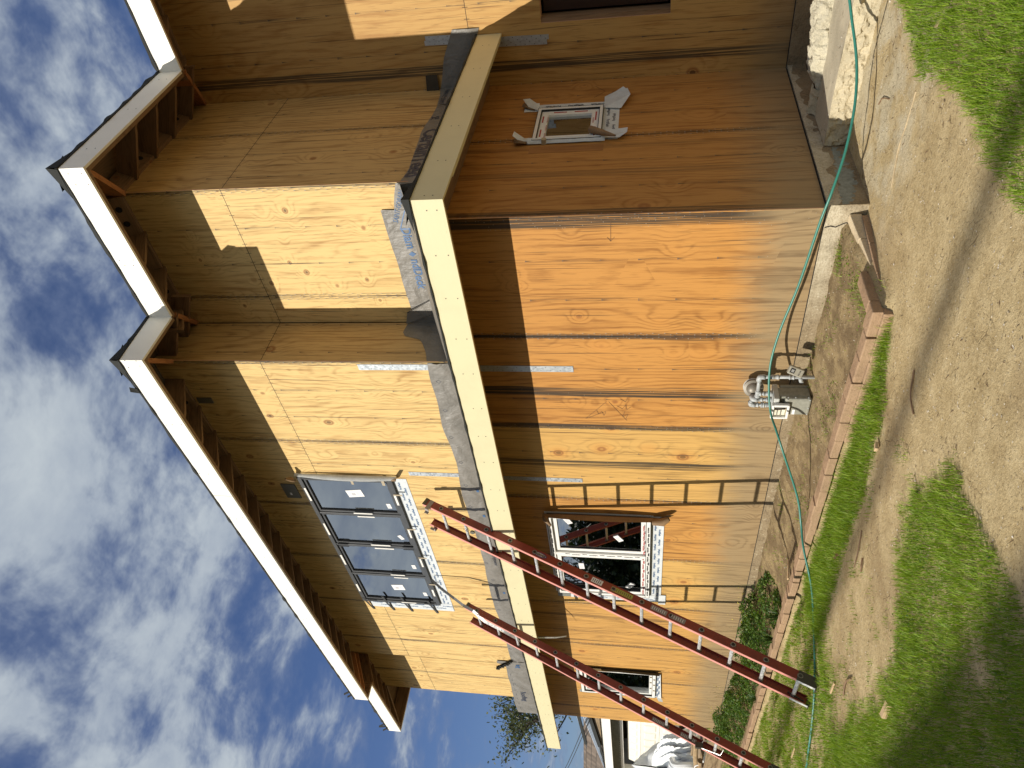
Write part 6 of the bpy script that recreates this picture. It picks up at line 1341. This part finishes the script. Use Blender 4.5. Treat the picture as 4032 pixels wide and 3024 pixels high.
slat_band((-22.2, Yn, 3.30), (-28.6, Yn, 2.62), (-22.2, Yn, 3.05), (-28.4, Yn, 2.52), 5, M['siding'], 'siding')
mb = MB(); mb.bar((-22.2, Yn-.04, 3.385), (-25.4, Yn-.04, 3.235), .10, .07, upv=(0, 1, 0)); mb.bar((-22.2, Yn-.06, 3.00), (-25.4, Yn-.06, 2.73), .12, .12, upv=(0, 1, 0)); mb.bar((-25.4, Yn-.06, 2.73), (-29, Yn-.06, 2.50), .08, .08, upv=(0, 1, 0)); mb.build('gutter', M['felt'], nb)
mb = MB(); mb.prism([(-22.0, Yn-.02, 2.95), (-25.3, Yn-.02, 2.68), (-29, Yn-.02, 2.46), (-29, Yn-.02, 2.3), (-22, Yn-.02, 2.3)], (0, .03, 0)); mb.build('gable_boards', M['plank'], nb)
mb = MB(); mb.box(-36, -22, Yn+.05, 12, -.3, 2.6); mb.build('wall', M['siding'], nb)
# utility wires above the neighbour's roof
for k, (za, zb, yy) in enumerate(((2.95, 3.95, 4.2), (2.85, 3.82, 4.2))):
    mb = MB(); a, b_ = Vector((-22.0, yy, za+.05)), Vector((-60, yy+5.5, zb+6.0)); mb.tube([a.lerp(b_, t/12)-Vector((0, 0, .5*math.sin(math.pi*t/12))) for t in range(13)], .014, 5); o = mb.build('utility_wire', M['felt']); tag(o, ('upper black utility wire over the neighbour roof', 'lower black utility wire over the neighbour roof')[k], 'wire', 'utility wires')

# ---------------------------------------------------------------- trees
M['treebark'] = plain('grey_brown_bark', (.085, .065, .048), .9, var=.35, scale=8, bump=.4)
def tree(name, base, h, label, seed, leafn, leafs, lmat, spread=.55, lean=(0, 0), levels=5, r0_=.14, trunk_f=.28, zmin_leaf=0):
    rs = random.Random(seed); root = empty(name, base, label, 'tree'); mb = MB(); tips = []
    def grow(p, d_, l_, r_, lv):
        n_ = 3; pts = [p]; q = p.copy(); dd = d_.copy()
        for k in range(n_): dd = (dd+Vector((rs.uniform(-.16, .16), rs.uniform(-.16, .16), rs.uniform(-.06, .12)))).normalized(); q = q+dd*l_/n_; pts.append(q.copy())
        mb.tube(pts, [r_*(1-.12*k) for k in range(n_+1)], 6 if lv < 3 else 4, cap=False)
        if lv >= levels-2: tips.extend(pts[1:])
        if lv >= levels: return
        for k in range(rs.choice((2, 3, 3)) if lv else 4):
            a = rs.uniform(0, 6.28); sp = spread*rs.uniform(.6, 1.3); ax = Vector((math.cos(a), math.sin(a), rs.uniform(-.1, .5))); nd = (dd*(1-sp*.45)+ax*sp).normalized(); st = pts[rs.choice((2, 3))] if lv else pts[3]
            grow(st, nd, l_*rs.uniform(.62, .85), r_*rs.uniform(.5, .68), lv+1)
    grow(Vector(base), Vector((lean[0], lean[1], 1)).normalized(), h*trunk_f, r0_, 0)
    mb.build('trunk', M['treebark'], root)
    if leafn:
        r = np.random.default_rng(seed); T_ = np.array([tuple(t) for t in tips]); T_ = T_[T_[:, 2] > zmin_leaf]; idx = r.integers(0, len(T_), leafn); P = T_[idx]+r.normal(0, .16*h/7, (leafn, 3)); leaves('crown', P, 1.2, leafs, M[lmat] if isinstance(lmat, str) else lmat, seed, .6, root)
    return root
M['olive'] = leafmat('dusty_leaf', [(0, (.04, .055, .025)), (.5, (.085, .105, .05)), (1, (.15, .16, .07))], .2)
tree('leafy_tree', (-30.2, 8.8, -.3), 10.6, 'sparse leafed tree rising behind the neighbour house', 14, 5200, .17, M['olive'], spread=.62, r0_=.17, levels=5, trunk_f=.27)
tree('leafy_tree', (-36.5, 9.5, -.3), 4.8, 'small bare topped tree farther left over the neighbour roof', 5, 700, .13, M['olive'], spread=.5, r0_=.09, levels=4)
M['evergreen'] = leafmat('dark_foliage', [(0, (.012, .022, .008)), (.6, (.03, .05, .018)), (1, (.06, .08, .03))], .15)
# across the yard, behind the photographer: bare trees, a hedge and a two storey house (they show in the panes and shade the lawn)
for k, (bx, by, hh_, sd_) in enumerate(((-17.5, -11.5, 8.5, 31), (-22.5, -12.5, 9.5, 32), (-28, -12, 9, 33), (-34, -14, 9, 34), (-13.5, -14.0, 7.5, 35))):
    tree('bare_tree', (bx, by, -.3), hh_, ('bare tree across the yard nearest the near end', 'tall bare tree across the yard', 'bare tree across the yard towards the street', 'bare tree farthest across the yard', 'small bare tree beside the stucco house')[k], sd_, 260, .16, M['evergreen'], spread=.6, r0_=.16, levels=5)
hr = np.random.default_rng(3); n = 26000; P = np.stack([hr.uniform(-44, -13.5, n), -13.2+hr.normal(0, .9, n), -.3+hr.uniform(0, 1, n)**.8*4.6], -1); P[:, 2] *= .75+.5*fbm(P[:, 0], P[:, 0]*0, .5, 4)
hd = leaves('hedge', P, 1.2, .34, M['evergreen'], 9, .8); tag(hd, 'tall dark hedge along the far side of the yard', 'hedge', kind='stuff')
oh = empty('stucco_house', (0, -17, -.3), 'two storey stucco house across the yard behind the photographer', 'house')
mb = MB(); mb.box(-12.5, 14, -24, -15.6, -.3, 7.55); mb.build('wall', plain('beige_stucco', (.42, .36, .27), .9), oh)
mb = MB(); mb.prism([(-13.1, -24.6, 7.45), (-13.1, -15.0, 7.45), (-13.1, -15.0, 7.69), (-13.1, -19.8, 9.1), (-13.1, -24.6, 7.69)], (27.7, 0, 0)); mb.build('roof', M['shingle'], oh)
for x in (-9, -4, 1, 6, 11):
    for z in (.8, 4.2): mb = MB(); mb.box(x, x+1.4, -15.6, -15.57, z, z+1.4); mb.build('window', M['frame_dark2'], oh)
mb = MB(); mb.tube([Vector((-37+5.8*k, -14.45+.02*(k-5), 8.22+.10*((k-5)/5)**2)) for k in range(12)], .050, 8); o = mb.build('shadow_cable', M['felt'], smooth=True); tag(o, 'thick black cable added overhead to cast the shadow line on the soil', 'cable')  # unseen cable, sized and placed to cast the soft shadow line

# ---------------------------------------------------------------- pieces that lie apart become parts of their own
def split_loose(o, min_faces=1):
    me = o.data; bm = bmesh.new(); bm.from_mesh(me); bmesh.ops.remove_doubles(bm, verts=bm.verts, dist=2e-4); bm.verts.index_update(); bm.faces.ensure_lookup_table()
    seen = set(); groups = []
    for f in bm.faces:
        if f.index in seen: continue
        st = [f]; seen.add(f.index); g = []
        while st:
            q = st.pop(); g.append(q.index)
            for v in q.verts:
                for f2 in v.link_faces:
                    if f2.index not in seen: seen.add(f2.index); st.append(f2)
        groups.append(g)
    if len(groups) < 2 or len(groups) > 60: bm.free(); return
    uvl = bm.loops.layers.uv.active; base = o.name.split('.')[0]
    for k, g in enumerate(groups):
        nb_ = bmesh.new(); ul = nb_.loops.layers.uv.new('UVMap'); vm = {}
        for fi in g:
            f = bm.faces[fi]; vs = []
            for v in f.verts:
                if v.index not in vm: vm[v.index] = nb_.verts.new(v.co)
                vs.append(vm[v.index])
            try: nf = nb_.faces.new(vs)
            except ValueError: continue
            nf.material_index = f.material_index; nf.smooth = f.smooth
            for l0, l1 in zip(f.loops, nf.loops): l1[ul].uv = l0[uvl].uv
        m2 = bpy.data.meshes.new(base); nb_.to_mesh(m2); nb_.free()
        for q in me.materials: m2.materials.append(q)
        if k == 0: first = m2
        else:
            o2 = o.copy(); o2.data = m2; col.objects.link(o2)
    o.data = first; bm.free()
for o in list(bpy.data.objects):
    if o.type == 'MESH' and o.parent is not None and o.name.split('.')[0] in ('loose_felt', 'foam_strip', 'tan_tape', 'black_tape', 'weep_clip', 'flashing', 'kraft_curl', 'stake', 'soffit', 'torn_felt', 'wall', 'gutter', 'interior_wall', 'pipework', 'siding', 'rung_collar', 'bolt', 'bracket'):
        if len(o.data.polygons) < 3000: split_loose(o)
